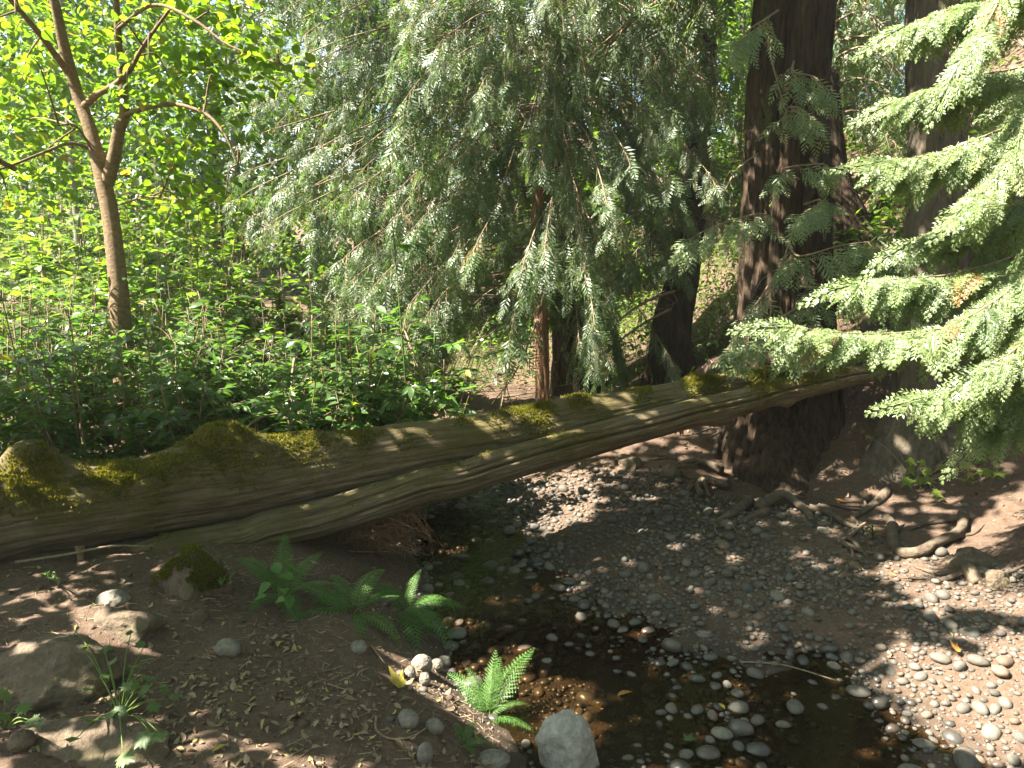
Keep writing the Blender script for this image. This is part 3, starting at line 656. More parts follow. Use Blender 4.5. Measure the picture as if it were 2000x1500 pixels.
# weeping cedar: branch tips spread over its visible face, roots on its trunk
def wtp(z): return np.array([np.interp(z, [p[2] for p, r in wt], [p[k] for p, r in wt]) for k in (0, 1)] + [z])
SP = Sprays()
fc = nrm(np.array([-.48, -.55, .68]))
for gy_ in range(-3, 14):
    for gx_ in range(0, 17):
        px = 465 + gx_ * 58 + rng.uniform(-30, 30); py = gy_ * 54 + rng.uniform(-28, 28) + 10
        if px < 560 and py > 480: continue
        if py > 610 and not (560 < px < 880 or 1090 < px < 1260) and rng.random() < .85: continue
        if py > 480 and px > 1270 and rng.random() < .6: continue
        if py > 560 and 880 < px < 1030 and rng.random() < .6: continue
        if px > 1330 and py > 200 and rng.random() < .7: continue
        D = rng.uniform(6.6, 8.7) + (.3 if px < 700 else 0)
        tip = P(px, py, D); z0 = max(1.0, tip[2] + rng.uniform(.5, 1.5)); rootp = wtp(z0)
        mid = rootp * .45 + tip * .55 + np.array([0, 0, .35]); q = rootp * .12 + tip * .88 + np.array([0, 0, .16])
        limb(SP, [rootp, mid, q, tip], .013, 14, rng.uniform(.35, .75), rng.uniform(.14, .24), rng.uniform(.6, 1.3), nrm(fc + rng.normal(0, .25, 3)), 7, .42, m=6, sides=4, tone=rng.uniform(.25, .75))
nlow = len(SP.T)
SP.wood.build('branches', 'twig', weep, wb)
SP.crown(FR_MID, 'cedar_leaf', weep, wb)
for px in range(480, 1320, 105):
    for py in range(20, 560, 105): gap(P(px + rng.uniform(-30, 30), py + rng.uniform(-30, 30), 6.9), .33)
for k in range(34): gap(P(rng.uniform(-20, 860), rng.uniform(540, 720), rng.uniform(4.9, 6.0)), rng.uniform(.15, .32))
SU = Sprays()                          # its crown above the frame
for k in range(46):
    z = rng.uniform(4.6, 9.6); a_ = rng.uniform(-1.2, 1.3); L = 2.7 * (1 - (z - 4.6) / 8)
    rp = wtp(z); tip = rp + np.array([math.cos(a_) * L, math.sin(a_) * L, -.6 - .2 * L])
    limb(SU, [rp, rp * .5 + tip * .5 + np.array([0, 0, .3]), tip], .03, 13, .75, .34, 1.0, None, 3, .2, m=6, sides=5)
SU.wood.build('branches', 'twig', weep, wb); SU.crown(FR_LOW, 'cedar_leaf', weep, wb, name='crown')

# sprays of the massive cedar and of the curved one
SP = Sprays()
for pl, n2, l2_ in [([(1560, 350, 6.0), (1530, 330, 5.75), (1600, 320, 5.6), (1625, 330, 5.5)], 6, .2), ([(1500, 420, 6.0), (1470, 420, 5.7), (1400, 440, 5.5), (1340, 470, 5.4)], 10, .3), ([(1540, 470, 6.0), (1560, 500, 5.6), (1640, 480, 5.4), (1710, 470, 5.3)], 12, .3),
                    ([(1500, 560, 6), (1480, 590, 5.7), (1440, 640, 5.5), (1420, 690, 5.4)], 9, .28), ([(1560, 620, 6), (1560, 600, 5.6), (1500, 640, 5.4), (1450, 680, 5.3)], 10, .25), ([(1550, 120, 6), (1550, 140, 5.7), (1590, 150, 5.6), (1620, 180, 5.5)], 8, .3), ([(1520, 20, 6), (1490, 40, 5.6), (1460, 60, 5.5), (1440, 90, 5.4)], 9, .3),
                    ([(1570, 400, 6), (1600, 390, 5.7), (1600, 400, 5.5), (1560, 420, 5.4)], 8, .25), ([(1560, 560, 6), (1600, 560, 5.6), (1660, 540, 5.4), (1720, 500, 5.3)], 10, .28), ([(1580, 650, 6), (1600, 630, 5.6), (1560, 660, 5.4), (1530, 690, 5.3)], 9, .2), ([(1530, 240, 6), (1540, 210, 5.7), (1570, 215, 5.6), (1590, 240, 5.5)], 7, .25)]:
    limb(SP, [P(*q) for q in pl], .01, int(n2 * 1.5), l2_ * 1.1, .19, .7, nrm(np.array([-.4, -.6, .6])), 5, .12, m=6, tone=.4, fn=.3)
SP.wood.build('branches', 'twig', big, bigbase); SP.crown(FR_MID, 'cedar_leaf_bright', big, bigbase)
SU = Sprays()
for k in range(75):
    z = rng.uniform(3.9, 9.2); a_ = rng.uniform(0, 6.28); L = rng.uniform(1.6, 3.0) * (1 - (z - 4) / 9)
    rp = np.array([bt[-2][0][0], bt[-2][0][1], z]); tip = rp + np.array([math.cos(a_) * L, math.sin(a_) * L, -.7])
    limb(SU, [rp, rp * .5 + tip * .5 + np.array([0, 0, .25]), tip], .03, 12, .7, .34, 1.0, None, 3, .2, m=6, sides=5)
for k in range(26):  # extra limbs above the view, added to keep sun off the trunk
    z = rng.uniform(3.9, 6.6); a_ = rng.uniform(2.7, 3.75); L = rng.uniform(1.6, 3.0)
    rp = np.array([bt[-2][0][0], bt[-2][0][1], z]); tip = rp + np.array([math.cos(a_) * L, math.sin(a_) * L, -.15])
    limb(SU, [rp, rp * .5 + tip * .5 + np.array([0, 0, .25]), tip], .03, 14, .6, .36, .5, None, 4, .1, m=6, sides=5)
SU.wood.build('branches', 'twig', big, bigbase); SU.crown(FR_LOW, 'cedar_leaf', big, bigbase)
SP = Sprays()
for k in range(34):
    py = rng.uniform(-150, 560); px = rng.uniform(1180, 1480) if py < 300 else rng.uniform(1200, 1420); D = rng.uniform(7.8, 9.2); tip = P(px, py, D)
    rp = np.array([np.interp(tip[2] + .6, [p[2] for p, r in ct], [p[k2] for p, r in ct]) for k2 in (0, 1)] + [max(.9, tip[2] + .6)])
    limb(SP, [rp, rp * .5 + tip * .5 + np.array([0, 0, .2]), tip], .015, 8, .5, .22, 1.0, fc, 4, .3, m=6, sides=5)
SP.wood.build('branches', 'twig', curved, cb); SP.crown(FR_MID, 'cedar_leaf', curved, cb)
SP = Sprays()
for k in range(40):
    py = rng.uniform(-200, 330); px = rng.uniform(1640, 1900); D = rng.uniform(7.2, 9.5); tip = P(px, py, D); z0 = tip[2] + rng.uniform(.3, .9)
    rp = np.array([st[-2][0][0], st[-2][0][1], z0])
    limb(SP, [rp, rp * .5 + tip * .5 + np.array([0, 0, .3]), tip], .018, 9, .5, .22, .8, fc, 4, .25, m=6, sides=5)
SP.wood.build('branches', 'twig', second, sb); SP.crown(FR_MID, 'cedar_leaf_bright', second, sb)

# bare dead twigs: hanging under the weeping cedar and from the curved one
def twigs(parent, base, lst, mat='twig', n=7, name='dead_branch'):
    for pl, r0, spread in lst:
        A = Acc(); p = spline([P(*q) for q in pl], 8); V, fs, lc = tube(p, np.linspace(r0, r0 * .3, len(p)), 6); A.add(V, fs)
        for i in range(n):
            k = rng.integers(3, len(p) - 1); d = nrm(nrm(p[k] - p[k - 1]) + rng.normal(0, .5, 3)); L = spread * rng.uniform(.4, 1)
            q = np.array([p[k], p[k] + d * L * .5 + rng.normal(0, .03, 3), p[k] + d * L + DOWN * .1 * L + rng.normal(0, .04, 3)])
            V, fs, lc = tube(spline(q, 4), np.linspace(r0 * .4, r0 * .12, 9), 4); A.add(V, fs)
        A.build(name, mat, parent, base)
twigs(weep, wb, [([(1075, 520, 8), (1050, 620, 7.6), (1010, 720, 7.4), (960, 790, 7.3)], .016, .5), ([(1060, 580, 8), (1015, 650, 7.6), (990, 740, 7.5), (1000, 790, 7.4)], .012, .4), ([(1040, 600, 8), (960, 650, 7.8), (920, 700, 7.7), (900, 770, 7.6)], .01, .5)])
twigs(curved, cb, [([(1345, 560, 8.9), (1260, 590, 8.4), (1190, 640, 8.1), (1120, 690, 7.9)], .02, .4), ([(1340, 590, 8.9), (1260, 630, 8.4), (1180, 690, 8.0), (1140, 740, 7.9)], .018, .5), ([(1350, 480, 8.9), (1260, 500, 8.5), (1180, 560, 8.2), (1130, 600, 8.1)], .02, .4),
                   ([(1360, 300, 8.9), (1420, 330, 8.5), (1440, 300, 8.3), (1470, 280, 8.2)], .014, .4), ([(1365, 200, 8.9), (1400, 350, 8.3), (1390, 450, 8.2), (1380, 560, 8.2)], .012, .4), ([(1355, 420, 8.9), (1400, 430, 8.4), (1440, 400, 8.2), (1460, 350, 8.1)], .012, .3)])
twigs(big, bigbase, [([(1500, 80, 6.1), (1510, 130, 5.8), (1530, 200, 5.7), (1545, 250, 5.7)], .008, .3), ([(1560, 420, 6.1), (1540, 480, 5.7), (1510, 560, 5.6), (1495, 610, 5.6)], .008, .25), ([(1480, 300, 6.1), (1440, 330, 5.8), (1410, 380, 5.7), (1370, 420, 5.7)], .008, .25)])

# ------------------------------------------------------------------ broadleaf tree in front on the sunlit side
def leaf_cloud(acc, tm, cen, rad, n, size, tilt=.5, up=np.array([0, 0, 1.]), cull=True, shell=.0, r=None, axdown=.25):
    cen = np.asarray(cen, float)
    d = nrm(rvec(n)); rr = rng.random(n) ** (1 / 3 if not shell else 1 / 6)
    T = cen + d * rr[:, None] * np.asarray(rad)
    if cull: T = T[clear(T)]
    n = len(T)
    if n == 0: return
    ax = nrm(nrm(T - cen) * np.array([1, 1, .4]) + rvec(n, .6) - np.array([0, 0, axdown]))
    M = frames(ax, up + rvec(n, tilt)) * (size * rng.uniform(.65, 1.2, n))[:, None, None]
    acc.inst(tm, M, T, np.clip(rng.normal(.45, .25, n), 0, 1) if r is None else np.clip(rng.normal(r, .2, n), 0, 1))

DM = 6.0
mt = col([(240, 760, 20, DM), (236, 640, 18, DM), (230, 540, 16, DM), (217, 430, 15, DM), (203, 360, 14.5, DM), (178, 260, 12, DM), (150, 180, 10.5, DM), (125, 90, 10, 5.9), (105, 0, 9, 5.8), (60, -160, 7, 5.7), (80, -420, 4, 5.6)], DM)
mb = np.array([mt[0][0][0], mt[0][0][1], hz(mt[0][0][0], mt[0][0][1])]); mt[0] = (mb - np.array([0, 0, .05]), mt[0][1])
maple = thing('broadleaf_tree', 'young leafy tree with forked brown trunk and glowing yellow-green leaves', 'tree', mb)
a = Acc(); V, fs, lc = trunk_geo(mt, .015, .15, 3, 31, 24, .02); a.add(V, fs, .5, lc); a.build('trunk', 'maple_bark', maple, mb)
WOOD = Acc(); LV = Acc(); tips = []
def mbranch(pl, r0, r1, m=8):
    p = spline([P(*q) for q in pl], m); V, fs, lc = tube(p, np.linspace(r0, r1, len(p)), 9); WOOD.add(V, fs, .5, lc)
    for i in range(len(p) // 2, len(p), 3): tips.append(p[i])
    tips.append(p[-1]); return p
def wtw(pts, r0, r1): 
    p = spline(pts, 5); V, fs, lc = tube(p, np.linspace(r0, r1, len(p)), 5); WOOD.add(V, fs, .5, lc)
for pl, r0, r1 in [([(208, 360, 6), (222, 310, 5.98), (232, 255, 5.95), (243, 225, 5.95), (240, 190, 5.9), (235, 130, 5.9), (230, 60, 5.8), (225, -60, 5.7)], .055, .02), ([(238, 225, 5.95), (300, 208, 5.8), (350, 205, 5.7), (405, 225, 5.6), (440, 265, 5.5), (465, 320, 5.5)], .02, .006),
                   ([(162, 210, 6), (190, 185, 5.9), (225, 165, 5.8), (255, 135, 5.7), (280, 90, 5.6), (330, 20, 5.5)], .03, .01), ([(175, 290, 6), (135, 280, 5.8), (80, 300, 5.6), (0, 330, 5.4), (-80, 340, 5.2)], .014, .007), ([(140, 150, 6), (110, 110, 5.8), (80, 70, 5.6), (20, 0, 5.4), (-60, -80, 5.2)], .03, .012),
                   ([(190, 310, 6), (150, 248, 5.8), (115, 245, 5.6)], .01, .005), ([(225, 60, 5.8), (300, 10, 5.6), (380, 40, 5.4), (450, 90, 5.3), (560, 130, 5.2)], .015, .005), ([(100, -40, 5.8), (260, -160, 5.4), (480, -240, 5.1), (760, -330, 4.8)], .04, .012), ([(60, -160, 5.7), (200, -330, 5.2), (500, -480, 4.8), (800, -620, 4.5)], .035, .01),
                   ([(60, -160, 5.7), (-200, -120, 5.0), (-420, 0, 4.4)], .03, .01), ([(30, 330, 5.4), (-150, 250, 4.8), (-350, 300, 4.3)], .02, .008), ([(230, 400, 6), (290, 385, 5.7), (350, 390, 5.5)], .008, .004)]: mbranch(pl, r0, r1)
# leafy clumps: those seen in the picture, then those above and beside the frame
clumps = []
for px, py, D, rr, n in [(30, 60, 6.6, .6, 210), (200, 30, 6.7, .55, 190), (330, 60, 5.7, .5, 190), (440, 60, 5.6, .45, 130), (40, 180, 6.7, .55, 170), (330, 150, 5.8, .45, 170), (420, 150, 5.6, .45, 170), (540, 130, 5.3, .3, 70), (20, 260, 6.5, .45, 130), (90, 240, 7.0, .45, 110), (300, 240, 6.6, .4, 110), (400, 240, 5.7, .45, 160), (470, 320, 5.5, .35, 110),
                          (360, 330, 5.8, .4, 100), (440, 390, 5.6, .3, 80), (60, 360, 6.6, .4, 90), (20, 400, 5.6, .25, 45), (120, 110, 7.0, .55, 150), (260, 120, 6.9, .5, 150), (100, 330, 7.2, .4, 80), (300, 310, 7.0, .4, 80), (360, 410, 6, .25, 45), (-60, 120, 5.2, .5, 130), (-80, 330, 5.2, .5, 130), (30, 30, 5.0, .3, 50), (60, 110, 5.0, .25, 40), (290, 120, 5.3, .25, 50), (250, 190, 5.6, .18, 22), (220, 60, 5.3, .25, 40)]: clumps.append((P(px, py, D), rr, n))
for c, rr, n in clumps: leaf_cloud(LV, LEAF_RND, c, (rr, rr, rr * .7), int(n * 1.5), .082, .45, cull=True)
for c, rr, n in clumps: wtw([tips[int(np.argmin([np.linalg.norm(c - t) for t in tips]))], c * .6 + tips[int(np.argmin([np.linalg.norm(c - t) for t in tips]))] * .4 + np.array([0, 0, .1]), c], .008, .003)
for c, rr, n in clumps: gap(c, rr * .75)
for k in range(95):                    # unseen leaves added above the frame to shade stream and log
    c = np.array([rng.uniform(-4.2, 1.2), rng.uniform(1.8, 6.0), 0]); c[2] = 1.6 + c[1] * .30 + rng.uniform(.6, 2.4)
    leaf_cloud(LV, LEAF_RND, c, (.75, .75, .3), 150, .125, .4)
    if k % 3 == 0: tp = tips[int(np.argmin([np.linalg.norm(c - t) for t in tips]))]; wtw([tp, tp * .5 + c * .5 + rng.normal(0, .15, 3) + np.array([0, 0, .1]), c], .009, .003)
for k in range(46):                    # unseen leaves added beside the frame to shade the soil bank
    y = rng.uniform(1.8, 4.8); c = np.array([-y * .70 - rng.uniform(.6, 2.2), y, rng.uniform(1.5, 3.9)])
    leaf_cloud(LV, LEAF_RND, c, (.6, .6, .35), 140, .115, .4)
    if k % 3 == 0: tp = tips[int(np.argmin([np.linalg.norm(c - t) for t in tips]))]; wtw([tp, tp * .5 + c * .5 + rng.normal(0, .15, 3) + np.array([0, 0, .1]), c], .009, .003)
WOOD.build('branches', 'maple_bark', maple, mb); LV.build('crown', 'maple_leaf', maple, mb)

# ------------------------------------------------------------------ shrubs behind the logs
def shrub(name, label, px, D, hgt, nst, nleaf, size, mat='shrub_leaf', tm=(LEAF_OV, LEAF_OV2), spread=.5, group=None, cat='shrub', stem='twig', tone=.4, world=None):
    x, y = (P(px, 750, D)[:2] if world is None else world); base = np.array([x, y, hz(x, y)])
    t = thing(name, label, cat, base, group); W = Acc(); A_ = []; N_ = []; T_ = []
    per = max(1, nleaf // nst)
    for i in range(nst):
        an = rng.uniform(0, 6.28); sp = spread * math.sqrt(rng.random()); h = hgt * rng.uniform(.55, 1.05)
        tip = base + np.array([math.cos(an) * sp, math.sin(an) * sp, h]); b0 = base + np.array([math.cos(an), math.sin(an), 0]) * sp * .25 - np.array([0, 0, .05])
        mid = b0 * .5 + tip * .5 + np.array([math.cos(an), math.sin(an), 0]) * sp * .05 + rng.normal(0, .05, 3)
        p = spline([b0, mid, tip], 6); V, fs, lc = tube(p, np.linspace(.009, .003, len(p)), 5); W.add(V, fs)
        ntw = max(2, per // 9)
        for j in range(ntw):
            u = .12 + .88 * (j + rng.random()) / ntw; k = min(len(p) - 2, int(u * (len(p) - 1))); c = p[k] + (p[k + 1] - p[k]) * (u * (len(p) - 1) - k)
            a2 = rng.uniform(0, 6.28); L = rng.uniform(.12, .34) * (1.2 - .6 * u); d = np.array([math.cos(a2), math.sin(a2), rng.uniform(.1, .7)])
            e = c + d * L; V, fs, lc = tube(np.array([c, c + d * L * .5 + np.array([0, 0, .015]), e]), [.003, .002, .001], 3, cap=False); W.add(V, fs)
            m = per // ntw
            for q in range(m):
                v = (q + .7) / m; s = 1 if q % 2 else -1; ld = np.array([-d[1], d[0], 0]) * s
                T_.append(c + d * L * v); A_.append(d * .55 + ld * (.95 if q < m - 1 else 0) + rng.normal(0, .25, 3) + np.array([0, 0, -.12])); N_.append(np.array([0, 0, 1]) + rng.normal(0, .33, 3))
    tag(W.build('stems', stem, t, base), kind='stuff')
    T_ = np.array(T_); kk = clear(T_, .15); T_ = T_[kk]; A_ = np.array(A_)[kk]; N_ = np.array(N_)[kk]; size = size * rng.uniform(.8, 1.15); M = frames(np.array(A_), np.array(N_)) * (size * rng.uniform(.6, 1.15, len(T_)))[:, None, None]
    A = Acc(); pick = rng.random(len(T_)) < .5; rr = np.clip(rng.normal(tone, .22, len(T_)), 0, .97); rr[rng.random(len(T_)) < .012] = 1
    A.inst(tm[0], M[pick], T_[pick], rr[pick]); A.inst(tm[1], M[~pick], T_[~pick], rr[~pick])
    A.build('foliage', mat, t, base); return t
def spot(px):
    for lim, txt in ((-20, 'past the broken stub of the log'), (115, 'just behind the broken stub of the log'), (200, 'between the broken stub and the forked tree'), (300, 'around the foot of the forked tree'), (420, 'between the forked tree and the pointed mossy stub'), (500, 'behind the pointed mossy stub of the log'), (600, 'between the pointed mossy stub and the tall shoots'), (700, 'beneath the broad-leaved dark shoot'), (790, 'beneath the tall upright shoot'), (9999, 'at the edge of the sunlit clearing')):
        if px < lim: return txt
for px, D, h in [(-60, 4.7, .95), (60, 5.2, 1.25), (170, 4.9, .95), (280, 5.3, 1.2), (390, 5.05, .95), (480, 5.6, 1.25), (570, 5.2, .9), (650, 5.7, 1.2), (740, 5.6, 1.0), (830, 6.2, 1.05), (110, 6.2, 1.3), (340, 6.4, 1.4), (540, 6.7, 1.5), (720, 6.9, 1.4), (-80, 6.2, 1.3)]:
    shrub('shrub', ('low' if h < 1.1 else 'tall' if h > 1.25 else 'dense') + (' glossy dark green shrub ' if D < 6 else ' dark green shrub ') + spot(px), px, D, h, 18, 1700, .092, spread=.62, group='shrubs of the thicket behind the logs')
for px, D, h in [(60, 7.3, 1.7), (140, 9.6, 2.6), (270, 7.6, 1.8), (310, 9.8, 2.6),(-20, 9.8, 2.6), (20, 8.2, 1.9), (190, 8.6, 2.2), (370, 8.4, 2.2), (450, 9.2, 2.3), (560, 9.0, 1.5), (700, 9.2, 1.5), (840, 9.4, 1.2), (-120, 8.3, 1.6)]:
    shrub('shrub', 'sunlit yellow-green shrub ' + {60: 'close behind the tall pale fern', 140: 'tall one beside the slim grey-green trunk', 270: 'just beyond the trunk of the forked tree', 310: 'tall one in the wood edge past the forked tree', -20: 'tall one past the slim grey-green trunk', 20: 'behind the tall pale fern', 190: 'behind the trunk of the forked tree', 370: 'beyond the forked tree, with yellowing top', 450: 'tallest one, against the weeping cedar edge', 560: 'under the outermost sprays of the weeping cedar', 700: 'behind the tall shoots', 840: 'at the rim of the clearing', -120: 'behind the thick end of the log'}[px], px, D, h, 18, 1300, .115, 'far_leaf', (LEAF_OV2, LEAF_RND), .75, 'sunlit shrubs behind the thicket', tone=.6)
shrub('tall_shoot', 'tall upright leafy shoot rising above the thicket, in front of the weeping cedar', 815, 5.4, 2.3, 2, 70, .13, 'fern_leaf', (LEAF_LAN, LEAF_OV), .25, None, 'shoot', 'green_stem')
shrub('tall_shoot', 'broad-leaved dark shoot topping the thicket beside the weeping cedar', 655, 5.3, 1.55, 3, 90, .13, 'shrub_leaf', (LEAF_OV, LEAF_OV2), .3, None, 'shoot', 'red_twig')
for px, D, h in [(75, 4.6, .42), (165, 4.65, .45), (265, 4.75, .5), (300, 4.8, .5)]:
    shrub('sprout', 'light green leaf sprout at the foot of the thicket behind the log', px, D, h, 2, 26, .085, 'fern_leaf', (LEAF_LAN, LEAF_OV), .1, 'sprouts behind the log', 'sprout', 'green_stem')
# bare sticks standing in the thicket
for pl in ([(465, 860, 4.6), (500, 820, 4.7), (560, 805, 4.9), (620, 790, 5.1)], [(790, 640, 5.6), (810, 700, 5.5), (840, 770, 5.4), (870, 830, 5.3)], [(575, 700, 5.2), (570, 760, 5.1), (590, 830, 5.0), (600, 870, 5.0)]):
    p = spline([P(*q) for q in pl], 8); b0 = p[0]; A = Acc(); V, fs, lc = tube(p, np.linspace(.01, .005, len(p)), 6); A.add(V, fs)
    tag(A.build('bare_stick', 'twig', None, (0, 0, 0)), 'thin bare stick leaning in the thicket behind the log', 'stick', 'bare sticks in the thicket')

# ------------------------------------------------------------------ wood behind: trees and undergrowth further off
def far_tree(name, label, px, D, top, rt_, nl, wid, mat, group, conifer=False, z0=.8, lean=0):
    x, y = P(px, 480, D)[:2]; b = np.array([x, y, hz(x, y)]); t = thing(name, label, 'tree', b, group)
    A = Acc(); p = spline([b - np.array([0, 0, .1]), b + np.array([lean * .4, 0, top * .4]), b + np.array([lean, .2, top])], 8)
    V, fs, lc = tube(p, np.linspace(rt_, rt_ * .3, len(p)), 10); A.add(V, fs, .5, lc); A.build('trunk', 'cedar_bark' if conifer else 'pole_bark', t, b)
    L = Acc(); nc = 26
    for k in range(nc):
        u = (k + .5) / nc; z = z0 + (top - z0) * u; w = wid * ((1.05 - u) if conifer else math.sin(min(1, u * 1.1 + .12) * 2.6) * .9 + .15); a_ = rng.uniform(0, 6.28); q = rng.uniform(.35, 1) * w
        c = b + np.array([math.cos(a_) * q, math.sin(a_) * q, z])
        leaf_cloud(L, LEAF_LOW, c, (w * .5 + .25, w * .5 + .25, .35 if not conifer else .25), nl // nc, (.17 if D > 13 else .12) * (D / 14) ** .7, .55, axdown=.9 if conifer else .25, cull=False)
        wtwp = np.array([b + np.array([lean * u, 0, z - .1]), (b + np.array([lean * u, 0, z])) * .5 + c * .5 + np.array([0, 0, .1]), c]); V, fs, lc = tube(wtwp, [.02, .012, .005], 4); A2.add(V, fs)
    L.build('crown', mat, t, b); return t
A2 = Acc()
specs = [(-150, 11, 8, 1.6), (60, 13, 8, 1.8), (200, 11.5, 6.5, 1.5), (330, 14, 9, 1.9), (470, 12.5, 8, 1.7), (620, 15, 10, 2.0), (780, 13, 8, 1.8), (930, 15, 9, 2.0), (1080, 13.5, 8, 1.7), (1220, 13, 7, 1.6), (1350, 15.5, 9, 2.0), (1430, 12, 6, 1.3), (1700, 12, 6, 1.5), (1850, 13, 7, 1.8), (2050, 12, 7, 1.8), (1560, 15, 9, 1.8)]
FG = 'leafy trees of the wood behind'
for i, (px, D, h, w) in enumerate(specs):
    A2 = Acc(); t = far_tree('broadleaf_tree', 'leafy green tree of the wood ' + ('seen beyond the forked tree' if px < 500 else 'showing through the weeping cedar' if px < 1290 else 'between the curved cedar and the massive one' if px < 1600 else 'up the slope beside the grey-barked cedar'), px, D, h, .09, 7000, w, 'far_leaf', FG, z0=.5)
    tag(A2.build('branches', 'pole_bark', t, tuple(t.location)), kind='stuff')
for i, (px, D, h, w) in enumerate([(-200, 19, 13, 2.5), (20, 22, 15, 3), (160, 18, 12, 2.4), (300, 21, 14, 3), (430, 19, 13, 2.4), (560, 23, 15, 3), (720, 19, 13, 2.6), (870, 22, 15, 3), (1010, 19, 14, 2.6), (1160, 22, 15, 3), (1310, 19, 13, 2.5), (1450, 22, 14, 3), (1640, 18, 11, 2.5), (1780, 20, 12, 3), (1950, 18, 11, 2.6), (2150, 20, 12, 3)]):
    A2 = Acc(); t = far_tree('conifer_tree', 'tall dark conifer far back in the wood ' + ('beyond the forked tree' if px < 500 else 'behind the weeping cedar' if px < 1290 else 'behind the massive cedar' if px < 1600 else 'high on the slope'), px, D, h, .2, 6500, w * 1.1, 'cedar_leaf', 'conifers far back in the wood', True, z0=.3)
    tag(A2.build('branches', 'twig', t, tuple(t.location)), kind='stuff')
for x, y, h in [(-7, -4, 9), (-3.5, -6, 10), (0, -4.5, 9), (3.5, -6, 10), (6.5, -3.5, 9), (9, 0, 9), (10, -6, 11), (-9, -8, 11), (1, -9, 11)]:  # unseen trees behind the camera, added to block sky light and deepen shade
    b = np.array([x, y, hz(x, y)]); t = thing('broadleaf_tree', 'leafy tree of the wood on the near side of the creek, outside the view, added for shade', 'tree', b, 'trees on the near side of the creek')
    A = Acc(); V, fs, lc = tube(spline([b - np.array([0, 0, .1]), b + np.array([.1, 0, h * .5]), b + np.array([.2, .1, h])], 8), np.linspace(.16, .04, 17), 10); A.add(V, fs, .5, lc); A.build('trunk', 'pole_bark', t, b)
    L = Acc()
    for k in range(26): leaf_cloud(L, LEAF_LOW, b + np.array([rng.normal(0, 1.1), rng.normal(0, 1.1), 1.2 + (h - 1.2) * k / 25]), (1.1, 1.1, .5), 90, .3, .5)
    L.build('crown', 'far_leaf', t, b)
# slim grey pole tree beside the forked one
gt = col([(168, 640, 7, 9), (158, 560, 7, 9), (150, 430, 7, 9), (142, 330, 6.5, 9), (134, 250, 6, 9), (125, 60, 5, 9)], 9); gt += up_pts(gt[-1][0], gt[-1][1], 7); x, y = gt[0][0][:2]; gt[0] = (np.array([x, y, hz(x, y)]), gt[0][1]); gb = gt[0][0]
pole = thing('pole_tree', 'slim straight grey-green young trunk beside the forked tree', 'tree', gb)
a = Acc(); V, fs, lc = trunk_geo(gt, .01, .2, 3, 33, 16, .02); a.add(V, fs, .5, lc); a.build('trunk', 'pole_bark', pole, gb)
L = Acc()
for k in range(16): leaf_cloud(L, LEAF_OV2, gb + np.array([rng.uniform(-1.2, 1.2), rng.uniform(-.9, 1.2), rng.uniform(2.8, 6)]), (.5, .5, .3), 90, .1)
L.build('crown', 'far_leaf', pole, gb)

# undergrowth on the slope and along the far bank: small plants
def low_plant(px, py, n, size, mat, spread, hgt, label, group, tm=LEAF_OV2):
    b = gp(px, py); t = thing('low_plant', label, 'plant', b, group); A = Acc()
    T = b + np.c_[rng.normal(0, spread, n), rng.normal(0, spread, n), rng.uniform(.02, hgt, n)]
    T[:, 2] += H(T[:, :2]) - b[2]
    M = frames(rvec(n, .6) * np.array([1, 1, .4]), np.array([0, 0, 1]) + rvec(n, .35)) * (size * rng.uniform(.6, 1.2, n))[:, None, None]
    A.inst(tm, M, T, np.clip(rng.normal(.5, .25, n), 0, .95)); A.build('foliage', mat, t, b)
    W = Acc()
    for k in range(0, n, 3):
        g = np.array([T[k][0] * .6 + b[0] * .4, T[k][1] * .6 + b[1] * .4, 0]); g[2] = hz(g[0], g[1]) - .01
        V, fs, lc = tube(np.array([g, g * .4 + T[k] * .6 + np.array([0, 0, .02]), T[k]]), [.003, .002, .001], 3, cap=False); W.add(V, fs)
    tag(W.build('stems', 'green_stem', t, b), kind='stuff')
for px, py in [(1650, 470), (1700, 430), (1760, 390), (1690, 520), (1740, 330), (1800, 420), (1850, 350), (1700, 250), (1780, 250), (1640, 380), (1900, 420), (1660, 310), (1760, 470), (1720, 560), (1860, 250), (1950, 300), (1670, 240), (1740, 200), (1680, 180), (1720, 130), (1780, 150), (1660, 120), (1830, 120), (1700, 60), (1760, 60), (1900, 180), (1660, 560), (1690, 600), (1420, 520), (1440, 470), (1400, 420), (1240, 560)]:
    low_plant(px, py, 120, .11, 'far_leaf', .4, .5, 'low leafy plant on the shaded slope behind the cedars', 'plants on the slope')
for px, py in [(920, 690), (1000, 700), (860, 720), (1160, 660), (1220, 640), (1200, 700), (960, 650), (1420, 640), (1450, 560), (1400, 590), (1000, 620), (780, 720), (1080, 640), (1250, 600), (1150, 610), (900, 640), (820, 670), (930, 610), (1020, 660), (1100, 690), (1180, 720), (880, 760), (1230, 670), (1280, 640), (1060, 600), (980, 580), (860, 600), (1130, 570), (1200, 580), (1390, 660), (1410, 560), (1440, 620), (1430, 680), (1380, 620), (1270, 700), (1240, 730), (1160, 750), (1000, 740), (920, 740)]:
    low_plant(px, py, 130, .085, 'far_leaf', .4, .55, 'sunlit low plant on the clearing floor behind the logs', 'plants in the clearing')

